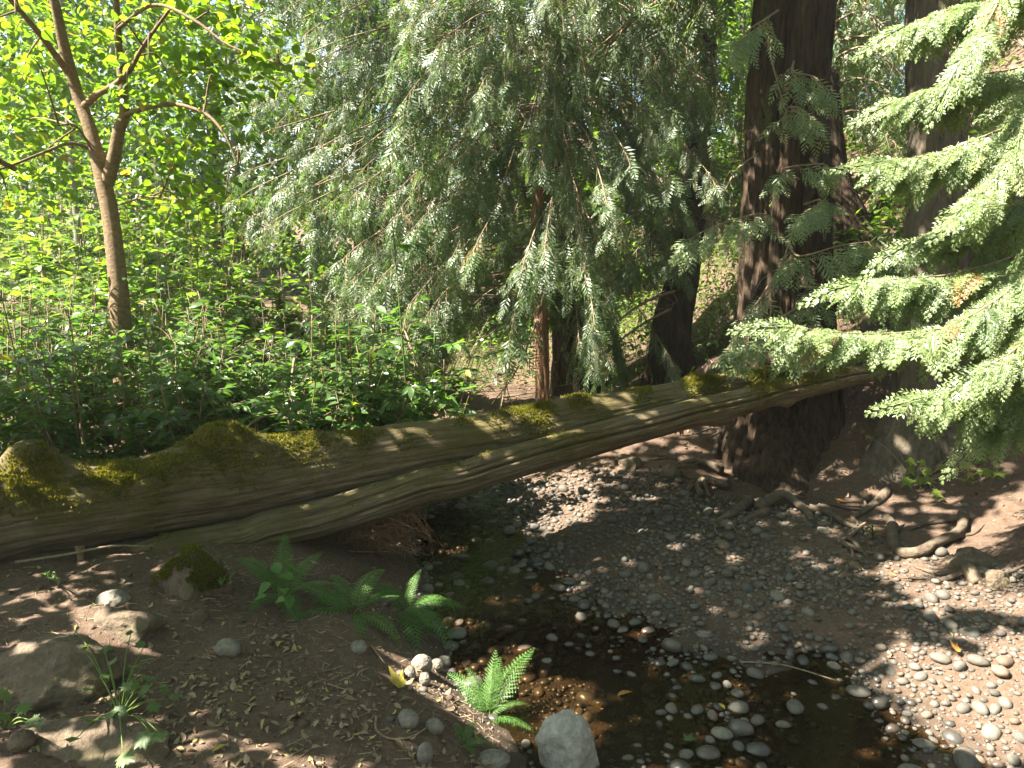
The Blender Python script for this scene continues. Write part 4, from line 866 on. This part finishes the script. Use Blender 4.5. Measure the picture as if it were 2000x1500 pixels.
# ------------------------------------------------------------------ ferns
def fern_frond(L, seed, npin=19, lobes=6, dead=False):
    r = np.random.default_rng(seed); q = []
    for i in range(npin):
        t = .12 + .86 * i / (npin - 1)
        for s in (-1, 1):
            pl = .19 * math.sin(min(1, (1 - t) * 1.25 + .03) * math.pi / 2) * (min(1, (t + .15) / .4)) * r.uniform(.9, 1.1) + .012
            a = R(68 - 25 * t); d = np.array([s * math.sin(a), math.cos(a)]); b = np.array([0, t])
            q.append(diamond(b, d, pl, .008))
            for j in range(lobes):
                u = .08 + .86 * j / (lobes - 1)
                for k in (-1, 1):
                    aa = k * R(58); d2 = np.array([d[0] * math.cos(aa) - d[1] * math.sin(aa), d[0] * math.sin(aa) + d[1] * math.cos(aa)])
                    l2 = pl * .2 * (1 - u * .75) + .005; q.append(diamond(b + d * pl * u, d2, l2, l2 * .3))
    q.append([np.array([-.008, 0]), np.array([.008, 0]), np.array([.002, 1]), np.array([-.002, 1])])
    v = np.array(q).reshape(-1, 2); return np.c_[v, np.zeros(len(v)) + r.normal(0, .003, len(v)) - .25 * np.abs(v[:, 0])], np.arange(len(v)).reshape(-1, 4)
FERN = [fern_frond(1, i) for i in range(3)]
def fern(label, base, fronds, group=None):
    t = thing('fern', label, 'fern', base, group)
    for az, el, L, droop in [(a1 + rng.normal(0, 9), a2 + rng.normal(0, 7), a3 * rng.uniform(.75, 1.15), a4 * rng.uniform(.9, 1.7)) for a1, a2, a3, a4 in fronds]:    # azimuth (0 = away from camera), start elevation, length, how far it arches over
        tv, tf = FERN[rng.integers(0, 3)]
        s = tv[:, 1] * L; e = R(el) - R(droop) * tv[:, 1]
        ss = np.linspace(0, 1, 40); ee = R(el) - R(droop) * ss; X_ = np.concatenate([[0], np.cumsum(np.cos(ee[:-1]) * L / 39)]); Z_ = np.concatenate([[0], np.cumsum(np.sin(ee[:-1]) * L / 39)])
        hx = np.interp(tv[:, 1], ss, X_); zz = np.interp(tv[:, 1], ss, Z_)
        d = np.array([math.sin(R(az)), math.cos(R(az)), 0]); sd = np.array([d[1], -d[0], 0])
        nrmv = np.stack([-np.sin(e)[:, None] * d, ], 0)[0] + np.cos(e)[:, None] * np.array([0, 0, 1.])
        tw = rng.uniform(-.35, .35)
        V = base + hx[:, None] * d + zz[:, None] * np.array([0, 0, 1.]) + (tv[:, :1] * L) * (sd * math.cos(tw)) + (tv[:, :1] * L * math.sin(tw) + tv[:, 2:] * L) * nrmv
        A = Acc(); A.add(V, tf, float(rng.random())); A.build('frond', 'fern_leaf', t, base, smooth=False)
b = gp(955, 1400); fern('bright sunlit fern growing alone at the water edge beside the pale boulder', b,
    [(-25, 70, .30, 40), (15, 72, .34, 35), (40, 55, .34, 45), (75, 45, .26, 60), (-80, 40, .30, 60), (-110, 35, .28, 55), (-60, 50, .26, 50), (160, 30, .2, 70), (115, 20, .26, 60), (-150, 30, .2, 60), (0, 60, .28, 40)])
b = gp(905, 1455); fern('small dark young fern below the sunlit one', b, [(-20, 50, .16, 60), (30, 50, .15, 60), (-80, 40, .13, 60), (90, 40, .13, 60), (160, 40, .12, 60), (-140, 40, .12, 60)])
b = gp(690, 1200); fern('spreading fern in shade beside the twig heap, middle of the fern bank', b, [(-70, 60, .40, 70), (-30, 70, .36, 60), (20, 65, .40, 70), (70, 50, .38, 80), (120, 40, .40, 80), (165, 40, .38, 80), (-120, 40, .38, 80), (-160, 35, .36, 75), (100, 60, .3, 60), (-100, 65, .3, 60)])
b = gp(790, 1200); fern('drooping fern hanging over the water edge, end of the fern bank', b, [(-40, 70, .34, 60), (10, 75, .36, 55), (50, 55, .34, 80), (95, 45, .36, 85), (135, 45, .40, 85), (170, 45, .40, 90), (-150, 45, .36, 80), (-100, 50, .3, 70), (150, 60, .34, 80)])
b = gp(555, 1165); fern('pale green fern by the mossy stone, landward end of the fern bank', b, [(-60, 60, .32, 60), (-10, 70, .32, 50), (40, 65, .38, 50), (90, 50, .3, 70), (150, 40, .28, 80), (-140, 40, .28, 80), (-100, 55, .28, 70)])
for px, py in [(40, 640), (150, 610)]:
    b = np.array([*P(px, 700, 7.5)[:2], 0]); b[2] = hz(b[0], b[1]); fern('tall pale fern standing among the thicket shrubs', b + np.array([0, 0, .35]), [(a_, 70, .9, 50) for a_ in range(0, 360, 50)], 'ferns in the thicket')

# ------------------------------------------------------------------ broad leaved weeds and the maple seedling
def leafy(name, label, cat, base, leaves, tm, mat, stem='green_stem', group=None):
    t = thing(name, label, cat, base, group); W = Acc()
    for p, sz, ax, up in leaves:
        p = np.asarray(p, float); m = base * .45 + p * .55 + np.array([0, 0, .25 * np.linalg.norm(p - base)]) * .4
        V, fs, lc = tube(spline([base, m, p], 5), np.linspace(.0035, .0015, 11), 5); W.add(V, fs)
        A = Acc(); A.inst(tm, frames(np.array([ax], float), np.array([up], float)) * sz, p[None], np.array([rng.random()])); A.build('leaf', mat, t, base)
    W.build('stems', stem, t, base)
b = gp(235, 1400)
def lf(px, py, dz, sz): 
    g = gp(px, py + 40); D = np.linalg.norm(g - CAM) - .05
    q = P(px, py, (g - CAM) @ FWD - .03 - dz); return (q, sz, np.array([q[0] - b[0], q[1] - b[1], 0]) * 2 + rng.normal(0, .3, 3) + np.array([.01, 0, 0]), np.array([0, -.35, 1]) + rng.normal(0, .25, 3))
leafy('leafy_weed', 'sprawling green weed with scalloped leaves against the long brown boulder', 'weed', b,
      [lf(*q) for q in [(150, 1235, .1, .05), (160, 1265, .1, .06), (205, 1275, .1, .07), (215, 1300, .1, .05), (195, 1320, .1, .05), (175, 1345, .08, .06), (260, 1300, .1, .06), (285, 1290, .1, .06), (290, 1320, .1, .065), (310, 1340, .08, .06), (250, 1330, .1, .06), (270, 1350, .08, .06), (235, 1350, .08, .06), (225, 1380, .04, .07), (300, 1370, .04, .06), (330, 1365, .04, .05), (180, 1410, .02, .08), (205, 1400, .02, .06), (290, 1425, .02, .09), (310, 1430, .02, .08), (240, 1470, .01, .085), (255, 1240, .1, .04), (280, 1265, .1, .05), (150, 1440, .01, .06)]], LEAF_SCAL, 'weed_leaf')
b = gp(10, 1425)
leafy('leafy_weed', 'clump of dark green weed leaves at the end of the long brown boulder', 'weed', b, [lf(*q) for q in [(10, 1370, .06, .07), (35, 1375, .06, .06), (20, 1400, .04, .07), (55, 1405, .02, .06), (-10, 1390, .04, .07), (70, 1420, .02, .05)]], LEAF_SCAL, 'weed_leaf')
b = gp(545, 1190)
leafy('leafy_weed', 'light green broad-leaved weed among the fern fronds', 'weed', b, [lf(*q) for q in [(545, 1120, .1, .08), (560, 1105, .1, .08), (575, 1130, .1, .07), (530, 1140, .1, .08), (550, 1150, .08, .07), (520, 1165, .06, .06), (565, 1160, .06, .07), (540, 1175, .05, .06)]], leaf_tm([.02, .30, .34, .2, .005]), 'fern_leaf')
for px, py in [(430, 1115), (440, 1140), (100, 1140), (1705, 1050)]:
    b = gp(px, py)
    leafy('sprout', 'tiny green sprout rooted in the bare soil', 'sprout', b, [lf(px + rng.uniform(-14, 14), py - rng.uniform(5, 25), .03, .035) for _ in range(7)], LEAF_OV, 'weed_leaf', group='tiny sprouts in the soil')
b = gp(1790, 945)
def ml(px, py, sz):
    sz *= 1.3
    g = gp(px, py); q = g + nrm(CAM - g) * rng.uniform(.08, .22); return (q, sz, np.array([rng.normal(0, .5), -.5, -.4 + rng.normal(0, .3)]), np.array([-.2, -.7, .8]) + rng.normal(0, .25, 3))
leafy('maple_seedling', 'maple seedling with yellow-green lobed leaves on the dark bank below the cedar', 'seedling', b, [ml(*q) for q in [(1692, 850, .05), (1715, 845, .05), (1723, 848, .05), (1780, 893, .065), (1805, 898, .05), (1785, 915, .06), (1800, 920, .06), (1818, 910, .06), (1838, 905, .065), (1765, 930, .085), (1800, 930, .07), (1812, 930, .07), (1830, 955, .07), (1808, 870, .07), (1828, 845, .05), (1817, 855, .05), (1882, 900, .08), (1900, 875, .05), (1915, 888, .06), (1935, 872, .05), (1908, 918, .06), (1925, 915, .07), (1945, 920, .08), (1890, 922, .05), (1878, 935, .04), (1898, 942, .04)]], LEAF_MAPLE, 'sapling_leaf', 'twig')

# ------------------------------------------------------------------ rocks
def ico(sub):
    import bmesh
    bm = bmesh.new(); bmesh.ops.create_icosphere(bm, subdivisions=sub, radius=1); V = np.array([v.co[:] for v in bm.verts]); Fc = np.array([[v.index for v in f.verts] for f in bm.faces]); bm.free(); return V, Fc
ICO2, ICO3, ICO5 = ico(2), ico(3), ico(5)
def rock(name, label, cat, px, py, wpx, hpx, dpx, mat, seed, sink=.35, rough=.22, rot=0, facet=0, group=None, moss=False, tilt=0):
    g = gp(px, py + hpx * (.5 - sink)); D = (g - CAM) @ FWD; k = D / F
    sx, sz, sy = wpx * k / 2, hpx * k / 2 * 1.1, dpx * k / 2
    V, Fc = ICO5; V = V.copy(); q = V * 1.3 + seed * 3.7
    if facet:
        rs = np.random.default_rng(seed); N = nrm(rs.normal(0, 1, (facet, 3)) + np.array([0, 0, .2])); 
        for n_ in N:
            d = V @ n_; c = rs.uniform(.62, .85); V -= np.clip(d - c, 0, None)[:, None] * n_ * .92
    V = V * (1 + rough * fbm(q, 4, seed)[:, None] * .6 + .045 * fbm(V * 6, 4, seed + 2)[:, None])
    V = V * [sx, sy, sz]
    c, s = math.cos(tilt), math.sin(tilt); V = V @ np.array([[c, 0, s], [0, 1, 0], [-s, 0, c]]).T
    c, s = math.cos(rot), math.sin(rot); V = V @ np.array([[c, -s, 0], [s, c, 0], [0, 0, 1]]).T
    g = g + np.array([0, sy * .3, 0]); g[2] = hz(g[0], g[1]) + sz * (1 - 2 * sink)
    if moss:
        t = thing(name, label, cat, g, group); A = Acc(); A.add(V, Fc); A.build('stone', mat, t)
        N = nrm(V); k = (N[:, 2] > .05) & (fbm(V * 9 + 3, 3, seed) + N[:, 2] * .8 + N[:, 0] * .35 > .25); idx = np.where(k)[0]; idx = rng.choice(idx, 9000)
        T = V[idx] + rvec(len(idx), .004); tri = (np.array([(-.25, 0, 0), (.25, 0, 0), (0, 1, .1), (.05, .0, .25), (.05, 0, -.25), (.1, .85, -.1)]), np.array([(0, 1, 2), (3, 4, 5)]))
        B = Acc(); B.inst(tri, frames(N[idx] + rvec(len(idx), .5), rvec(len(idx))) * rng.uniform(.006, .014, len(idx))[:, None, None], T, np.clip(rng.normal(.25, .2, len(idx)), 0, 1)); tag(B.build('moss', 'moss', t, smooth=False), kind='stuff')
        return t
    me = make_mesh(name, V, [Fc], {'rnd': np.full(len(V), .5), 'lc': V}); me.materials.append(MAT[mat])
    return tag(link(name, me, None, tuple(g)), label, cat, group)
rock('boulder', 'pale grey angular boulder standing at the edge of the water', 'rock', 1108, 1485, 140, 160, 110, 'rock_pale', 3, .32, .16, .3, 7)
rock('boulder', 'long brown boulder lying on the soil, weed growing against it', 'rock', 85, 1345, 270, 135, 190, 'rock_brown', 5, .5, .3, .0, 9, tilt=.1)
rock('boulder', 'mossy stone below the thin log, bare at its foot', 'rock', 372, 1150, 140, 118, 120, 'rock_brown', 7, .45, .3, .0, 8, moss=True)
rock('boulder', 'flat square-edged slab sunk in the soil beneath the long brown boulder', 'rock', 150, 1485, 340, 90, 220, 'rock_brown', 9, .62, .15, .0, 12)
rock('boulder', 'rounded pale stone top poking from the bare soil', 'rock', 215, 1178, 66, 40, 60, 'rock', 11, .55, .15)
rock('boulder', 'low brown ledge of stone catching a patch of sun', 'rock', 245, 1232, 165, 70, 90, 'rock_brown', 13, .55, .2, -.4, 5)
rock('cobble', 'egg-shaped tan cobble on the soil among dry leaves', 'rock', 443, 1272, 52, 36, 40, 'rock', 15, .3, .06, -.3)
rock('cobble', 'smooth dark stone lying on the slab', 'rock', 38, 1455, 46, 40, 50, 'rock_brown', 17, .3, .06)
CO = 'grey cobble at the foot of the soil bank'
for i, (px, py, w, h) in enumerate([(824, 1303, 42, 38), (852, 1303, 32, 24), (828, 1332, 32, 24), (797, 1410, 50, 32), (848, 1424, 38, 30), (962, 1492, 70, 26), (830, 1478, 36, 46), (800, 1318, 30, 24), (700, 1268, 36, 24), (1068, 1300, 26, 22)]):
    rock('cobble', CO, 'rock', px, py, w, h, w * .8, 'rock', 30 + i, .3, .07, i * .7, group='cobbles along the bank foot')
for i, (px, py, w, h) in enumerate([(1905, 1105, 90, 55), (1950, 1140, 60, 40), (1230, 905, 60, 36), (1310, 925, 50, 34)]):
    rock('cobble', 'soil-covered stone at the foot of the far bank', 'rock', px, py, w, h, w * .8, 'rock_brown', 50 + i, .45, .15, i * .7, 4, group='stones at the foot of the far bank')

# ------------------------------------------------------------------ pebbles
PB = []
for i in range(10):
    V, Fc = ICO2; q = V * np.array([1, .78, .55]) * (1 + .14 * fbm(V * 1.1 + i * 5, 2, i)[:, None]); PB.append((q, Fc))
PB1 = []
for i in range(6):
    V, Fc = ico(1); PB1.append((V * np.array([1, .78, .52]) * (1 + .14 * fbm(V * 1.1 + i * 5, 2, i + 40)[:, None]), Fc))
poly_bar = np.array([G0(a, b, -.3)[:2] for a, b in [(985, 950), (1030, 1010), (1045, 1065), (1110, 1110), (1115, 1160), (1250, 1200), (1350, 1228), (1420, 1258), (1530, 1268), (1650, 1308), (1750, 1378), (1850, 1450), (2020, 1530), (2150, 1400), (2000, 1190), (1890, 1145), (1780, 1100), (1650, 1062), (1560, 1022), (1400, 1000), (1300, 962), (1100, 945)]])
def inside(poly, pts):
    x, y = pts[:, 0], pts[:, 1]; r = np.zeros(len(pts), bool); n = len(poly)
    for i in range(n):
        (x1, y1), (x2, y2) = poly[i], poly[(i + 1) % n]
        c = ((y1 > y) != (y2 > y)) & (x < (x2 - x1) * (y - y1) / (y2 - y1 + 1e-12) + x1); r ^= c
    return r
cand = np.c_[rng.uniform(-.9, 4.2, 90000), rng.uniform(2.0, 7.3, 90000)]
vis = (np.abs(cand[:, 0]) < (cand[:, 1] + .3) * .72)
hb = H(cand); bar = inside(poly_bar, cand); wetz = hb < WATER + .012
dens = np.where(bar, .95, np.where(wetz, .95, .02)); dens = np.where((~bar) & (~wetz) & (hb > -.15), .004, dens)
clus = fbm(np.c_[cand * 2.2, np.zeros(len(cand))], 3, 77)
dens = np.where(wetz & ~bar, dens * np.clip(.6 + clus * 1.1, .1, 1.2), dens * np.clip(.85 + clus * .8, .2, 1.2))
dens = np.where(bar & ~wetz, dens * np.clip(1.15 - .55 * np.clip(cand[:, 1] + .35 * cand[:, 0] - 5.2, 0, 2), .25, 1), dens)
dens = np.where((~wetz) & (cand[:, 0] < -.2) & (cand[:, 1] < 5), dens * .3, dens)
ok = vis & (rng.random(len(cand)) < dens); cand, hb, wetz, bar = cand[ok], hb[ok], wetz[ok], bar[ok]
rad = np.clip(rng.lognormal(math.log(.0125), .52, len(cand)), .006, .048); rad = np.where(wetz & ~bar, rad * 1.2, rad)
order = np.argsort(-rad * rng.uniform(.15, 1, len(rad))); grid = {}; sel = []
cs = .11
for i in order:
    x, y = cand[i]; r = rad[i]; cx, cy = int(x // cs), int(y // cs); good = True
    for dx in (-1, 0, 1):
        for dy in (-1, 0, 1):
            for j in grid.get((cx + dx, cy + dy), ()):
                d = (cand[j][0] - x) ** 2 + (cand[j][1] - y) ** 2
                if d < (.74 * (rad[j] + r)) ** 2: good = False; break
            if not good: break
        if not good: break
    if good: grid.setdefault((cx, cy), []).append(i); sel.append(i)
    if len(sel) > 11000: break
sel = np.array(sel); PX, PRr, PZ, PW, PBAR = cand[sel], rad[sel], hb[sel], wetz[sel], bar[sel]
app = PRr / np.linalg.norm(np.c_[PX, PZ - 1.6], axis=1)
u_ = PX[:, 0] / np.maximum(.1, PX[:, 1] * math.cos(PITCH) + (1.6 - PZ) * math.sin(PITCH)) * F + 1000
inview = (u_ > 0) & (u_ < 2000)
top = set(np.argsort(-(app * inview))[:300].tolist())
meshes = {}
for i in range(10):
    for w in ('pebble', 'pebble_wet'):
        me = make_mesh('pebble', PB[i][0], [PB[i][1]], {'rnd': np.full(len(PB[i][0]), .13 * i % 1)}); me.materials.append(MAT[w]); meshes[(i, w)] = me
rest = {0: [], 1: []}
for j in range(len(sel)):
    sunk = PZ[j] + PRr[j] * .75 < WATER + .004
    wet = PW[j] or PZ[j] < WATER + .02
    z = PZ[j] + PRr[j] * rng.uniform(-.08, .36)
    if j in top:
        o = link('pebble', meshes[(int(rng.integers(0, 10)), 'pebble_wet' if (sunk or (wet and rng.random() < .4)) else 'pebble')], None, (PX[j][0], PX[j][1], z))
        s = PRr[j]; o.scale = (s, s * rng.uniform(.85, 1.1), s * rng.uniform(.85, 1.3)); o.rotation_euler = (rng.normal(0, .2), rng.normal(0, .2), rng.uniform(0, 6.28))
        if PBAR[j] and PX[j][1] > 4.2: tag(o, 'smooth grey pebble on the gravel bar towards the cedar roots', 'pebble', 'larger pebbles by the cedar roots')
        elif PBAR[j]: tag(o, 'smooth grey pebble on the sun-dappled gravel bar beside the creek', 'pebble', 'larger pebbles of the gravel bar')
        elif wet and PX[j][1] > 4.2: tag(o, 'wet dark pebble in the pool beneath the logs', 'pebble', 'larger pebbles in the pool')
        elif wet: tag(o, 'rounded wet pebble lying in the shallow creek water', 'pebble', 'larger pebbles in the creek')
        else: tag(o, 'loose pebble on the soil of the bank', 'pebble', 'loose pebbles on the bank')
    else: rest[1 if sunk or (wet and j % 3 == 0) else 0].append((PX[j][0], PX[j][1], z, PRr[j]))
for w, name, lab in ((0, 'gravel', 'small dry pebbles of the gravel bar'), (1, 'gravel', 'small wet pebbles on the creek bed')):
    q = np.array(rest[w]); A = Acc(); n = len(q); an = rng.uniform(0, 6.28, n)
    M = frames(np.c_[np.cos(an), np.sin(an), rng.normal(0, .15, n)], np.array([0, 0, 1.]) + rvec(n, .18)) * q[:, 3][:, None, None]
    pick = rng.integers(0, 6, n)
    for i in range(6): A.inst(PB1[i], M[pick == i], q[pick == i, :3])
    tag(A.build(name, 'pebble_wet' if w else 'pebble'), lab, kind='stuff')

# fine grit on the bar, the creek bed and the soil bank
A = Acc(); n = 26000; q = np.c_[rng.uniform(-2.6, 3.2, n), rng.uniform(2.0, 6.6, n)]; hq = H(q); k = (np.abs(q[:, 0]) < q[:, 1] * .75) & (hq < .2) & (rng.random(n) < np.where(hq > -.15, .3, 1)); q, hq = q[k], hq[k]; n = len(q)
T4 = (np.array([(1, 0, -.2), (-.5, .8, -.2), (-.6, -.7, -.2), (.1, .05, .7)]), np.array([(0, 1, 3), (1, 2, 3), (2, 0, 3)]))
an = rng.uniform(0, 6.28, n); M = frames(np.c_[np.cos(an), np.sin(an), 0 * an], np.array([0, 0, 1.]) + rvec(n, .3)) * rng.uniform(.003, .009, n)[:, None, None]
A.inst(T4, M, np.c_[q, hq]); tag(A.build('gravel', 'pebble', smooth=False), 'fine grit scattered over soil and creek bed', kind='stuff')

# ------------------------------------------------------------------ sticks, twig heap, fallen leaves
def stick(label, pl, r0, r1, mat='twig', group=None, dz=.01, name='stick'):
    p = []
    for q in pl:
        g = gp(*q[:2]); p.append(g + np.array([0, 0, dz + (q[2] if len(q) > 2 else 0)]))
        p[-1][2] = max(p[-1][2], WATER + .012)
    p = spline(p, 7); A = Acc(); V, fs, lc = tube(p, np.linspace(r0, r1, len(p)), 6); A.add(V, fs)
    return tag(A.build(name, mat), label, 'stick', group)
stick('long thin bare stick lying across the wet pebbles in the creek', [(1445, 1298), (1510, 1300), (1560, 1315), (1635, 1342)], .005, .003)
stick('short grey stick stub beside the cedar roots', [(1642, 1050, .01), (1665, 1065, .02), (1695, 1092)], .02, .012, 'grey_bark')
stick('thicker broken branch lying on needle litter by the roots', [(1640, 1065, .01), (1670, 1045, .02), (1690, 1030, .02)], .016, .01)
stick('curved dark twig on the soil near the grey cobbles', [(735, 1405), (735, 1430), (760, 1447), (800, 1445), (835, 1425), (850, 1410)], .005, .003)
stick('pale twig lying in front of the ferns', [(725, 1265), (740, 1285), (752, 1300)], .004, .003)
stick('thin dark twig lying on leaf litter', [(640, 1340), (670, 1350), (690, 1352)], .004, .002)
stick('long thin root-like stick under the end of the thick log', [(30, 1110, .02), (130, 1098, .03), (220, 1085, .04), (290, 1082, .03)], .008, .005)
heap = thing('twig_heap', 'tangled heap of bare brown twigs beneath the thin log at the pool', 'twigs', gp(760, 1060))
hb0 = np.array(heap.location)
A = Acc()
for k in range(85):
    a0 = P(rng.uniform(640, 760), rng.uniform(990, 1075), rng.uniform(4.5, 4.9)); e = P(rng.uniform(720, 850), rng.uniform(985, 1090), rng.uniform(4.35, 4.8)); m = (a0 + e) / 2 + np.array([rng.normal(0, .05), rng.normal(0, .05), rng.uniform(-.03, .12)])
    V, fs, lc = tube(spline([a0, m, e], 6), np.linspace(rng.uniform(.003, .006), .0015, 13), 4); A.add(V, fs)
for k in range(40):
    a0 = P(rng.uniform(650, 830), rng.uniform(985, 1010), rng.uniform(4.5, 4.85)); e = a0 + np.array([rng.normal(0, .1), rng.normal(0, .05), -rng.uniform(.15, .4)])
    V, fs, lc = tube(spline([a0, (a0 + e) / 2 + rng.normal(0, .03, 3), e], 5), np.linspace(.003, .001, 11), 4); A.add(V, fs)
tag(A.build('twigs', 'red_twig', heap, hb0), kind='stuff')
A = Acc(); n = 2600; q = np.c_[rng.uniform(-2.4, .1, n), rng.uniform(2.0, 3.9, n)]; hq = H(q); k = (hq > WATER + .04) & (fbm(np.c_[q * 3, 0 * hq], 3, 61) > -.25); q, hq = q[k], hq[k]; n = len(q)
BIT = (np.array([(-.5, -.03, 0), (.5, -.02, .02), (.5, .02, .02), (-.5, .03, 0), (-.5, 0, .05), (.5, 0, .06)]), np.array([(0, 1, 5, 4), (4, 5, 2, 3)]))
an = rng.uniform(0, 6.28, n); M = frames(np.c_[np.cos(an), np.sin(an), rng.normal(0, .12, n)], np.array([0, 0, 1.]) + rvec(n, .1)) * rng.uniform(.012, .06, n)[:, None, None]
A.inst(BIT, M, np.c_[q, hq + .004]); tag(A.build('twig_litter', 'twig'), 'short bits of twig and needle strewn over the soil bank', kind='stuff')
A = Acc(); n = 900; q = np.c_[rng.uniform(-2.6, .0, n), rng.uniform(1.9, 3.9, n)]; hq = H(q); k = hq > WATER + .08; q, hq = q[k], hq[k]; n = len(q)
an = rng.uniform(0, 6.28, n); M = frames(np.c_[np.cos(an), np.sin(an), 0 * an], np.array([0, 0, 1.]) + rvec(n, .3)) * (rng.lognormal(math.log(.008), .5, n))[:, None, None]
A.inst(PB1[2], M, np.c_[q, hq]); tag(A.build('soil_clods', 'soil'), 'small clods of earth on the soil bank', kind='stuff')
# fallen leaves
LT = [leaf_tm([.01, .20, .24, .15, .005], .35, .3), leaf_tm([.01, .26, .27, .01], -.3, -.35), leaf_tm([.01, .13, .16, .1, .005], .5, .5), LEAF_OV]
dm = {}
for i, tm in enumerate(LT):
    for j in range(4):
        me = make_mesh('fallen_leaf', tm[0], [tm[1]], {'rnd': np.full(len(tm[0]), (.3, .55, .8, .9)[j])}); me.materials.append(MAT['dry_leaf']); dm[(i, j)] = me
n = 0; extra = []
while n < 1100:
    px, py = rng.uniform(-20, 1000), rng.uniform(1120, 1510)
    w = 1.0 if (px > 330 and py > 1230) else .45
    if rng.random() > w: continue
    g = G0(px, py, -.02); z = hz(g[0], g[1])
    g = np.array([g[0], g[1], z])
    if z < WATER + .03: continue
    if rng.random() > .35 + 1.6 * max(0, float(vnoise(np.array([[g[0] * 3.1, g[1] * 3.1, 0]]), 5)[0])): continue
    n += 1
    sz = rng.uniform(.022, .05)
    if len(extra) + 0 < 0: pass
    if n <= 300:
        o = link('fallen_leaf', dm[(int(rng.integers(0, 4)), int(rng.choice(4, p=[.3, .4, .22, .08])))], None, (g[0], g[1], z + .006)); o.scale = (sz,) * 3
        o.rotation_euler = (rng.normal(0, .3), rng.normal(0, .3), rng.uniform(0, 6.28)); tag(o, 'small dry curled leaf fallen on the soil ' + ('near the boulders and slab' if px < 330 else 'below the ferns' if py < 1330 and px > 480 else 'of the open bank'), 'leaf', 'dry leaves on the soil ' + ('near the boulders' if px < 330 else 'below the ferns' if py < 1330 and px > 480 else 'of the open bank'))
    else: extra.append((g[0], g[1], z + .005, sz * .7))
q = np.array(extra); 
gxy = np.c_[rng.uniform(-.5, 3.2, 500), rng.uniform(2.4, 7, 500)]; gh = H(gxy); k = (gh > WATER + .03); q = np.vstack([q, np.c_[gxy[k], gh[k] + .015, rng.uniform(.015, .035, k.sum())]])
sxy = np.c_[rng.uniform(0, 6, 2600), rng.uniform(5.8, 12, 2600)]; q = np.vstack([q, np.c_[sxy, H(sxy) + .012, rng.uniform(.03, .07, 2600)]])
A = Acc(); n = len(q); an = rng.uniform(0, 6.28, n); M = frames(np.c_[np.cos(an), np.sin(an), rng.normal(0, .2, n)], np.array([0, 0, 1.]) + rvec(n, .3)) * q[:, 3][:, None, None]
pick = rng.integers(0, 3, n)
for i in range(3): A.inst(LT[i], M[pick == i], q[pick == i, :3])
tag(A.build('leaf_litter', 'dry_leaf'), 'small dry leaf fragments strewn over the ground', kind='stuff')
def big_leaf(label, px, py, sz, mat, tm, rz, dz=.012, cat='leaf', tilt=.15):
    g = gp(px, py); g[2] = max(g[2], WATER + .004); me = make_mesh('fallen_leaf', tm[0], [tm[1]], {'rnd': np.full(len(tm[0]), .5)}); me.materials.append(MAT[mat])
    o = link('fallen_leaf', me, None, (g[0], g[1], g[2] + dz)); o.scale = (sz,) * 3; o.rotation_euler = (tilt, tilt * .5, rz); tag(o, label, cat)
CURL = lobed_tm([(-128, .42), (-62, .62), (0, .72), (62, .62), (128, .42)], .3, -.5, 4)
big_leaf('orange lobed maple leaf on the creek edge beside the pale boulder', 1170, 1415, .085, 'orange_leaf', CURL, 2.4, .03, tilt=.5)
big_leaf('curled orange fern-like dead leaf in the shallow water', 1205, 1385, .09, 'orange_leaf', LEAF_LAN, -1.0, .02)
big_leaf('yellow-brown maple leaf on soil beside the sunlit fern', 790, 1350, .09, 'yellow_leaf', CURL, 1.0, .02)
big_leaf('single green leaf floating near the pale boulder', 1340, 1468, .06, 'weed_leaf', LEAF_MAPLE, -.6, .012)
big_leaf('pair-winged yellow leaf on wet creek pebbles', 1415, 1400, .05, 'yellow_leaf', LEAF_OV, .3, .03)
big_leaf('yellow leaf lying by the slab on soil', 415, 1475, .05, 'yellow_leaf', LEAF_OV, -.6)
big_leaf('rusty brown leaf caught on the sunny gravel bar', 1875, 1285, .06, 'orange_leaf', CURL, .6, .03)
big_leaf('small orange leaf on the soil between cedar roots', 1650, 985, .07, 'orange_leaf', LEAF_MAPLE, .6, .02)
big_leaf('orange leaf among shaded pebbles of the bar', 1750, 1135, .05, 'orange_leaf', LEAF_OV, .6, .03)

# ------------------------------------------------------------------ thin sunlit haze in the air of the wood
import bmesh
bm = bmesh.new(); bmesh.ops.create_cube(bm, size=1)
for v in bm.verts: v.co = Vector((v.co.x * 300, v.co.y * 260 + 40, -3 if v.co.z < 0 else 21))
me = bpy.data.meshes.new('haze'); bm.to_mesh(me); bm.free()
b = NB('haze_air'); vol = b.n('ShaderNodeVolumePrincipled'); vol.inputs['Color'].default_value = (.93, .96, .9, 1); vol.inputs['Density'].default_value = .0014; vol.inputs['Anisotropy'].default_value = .35
b.l(vol.outputs[0], b.out.inputs['Volume']); me.materials.append(MAT['haze_air']); tag(link('haze', me), kind='stuff')
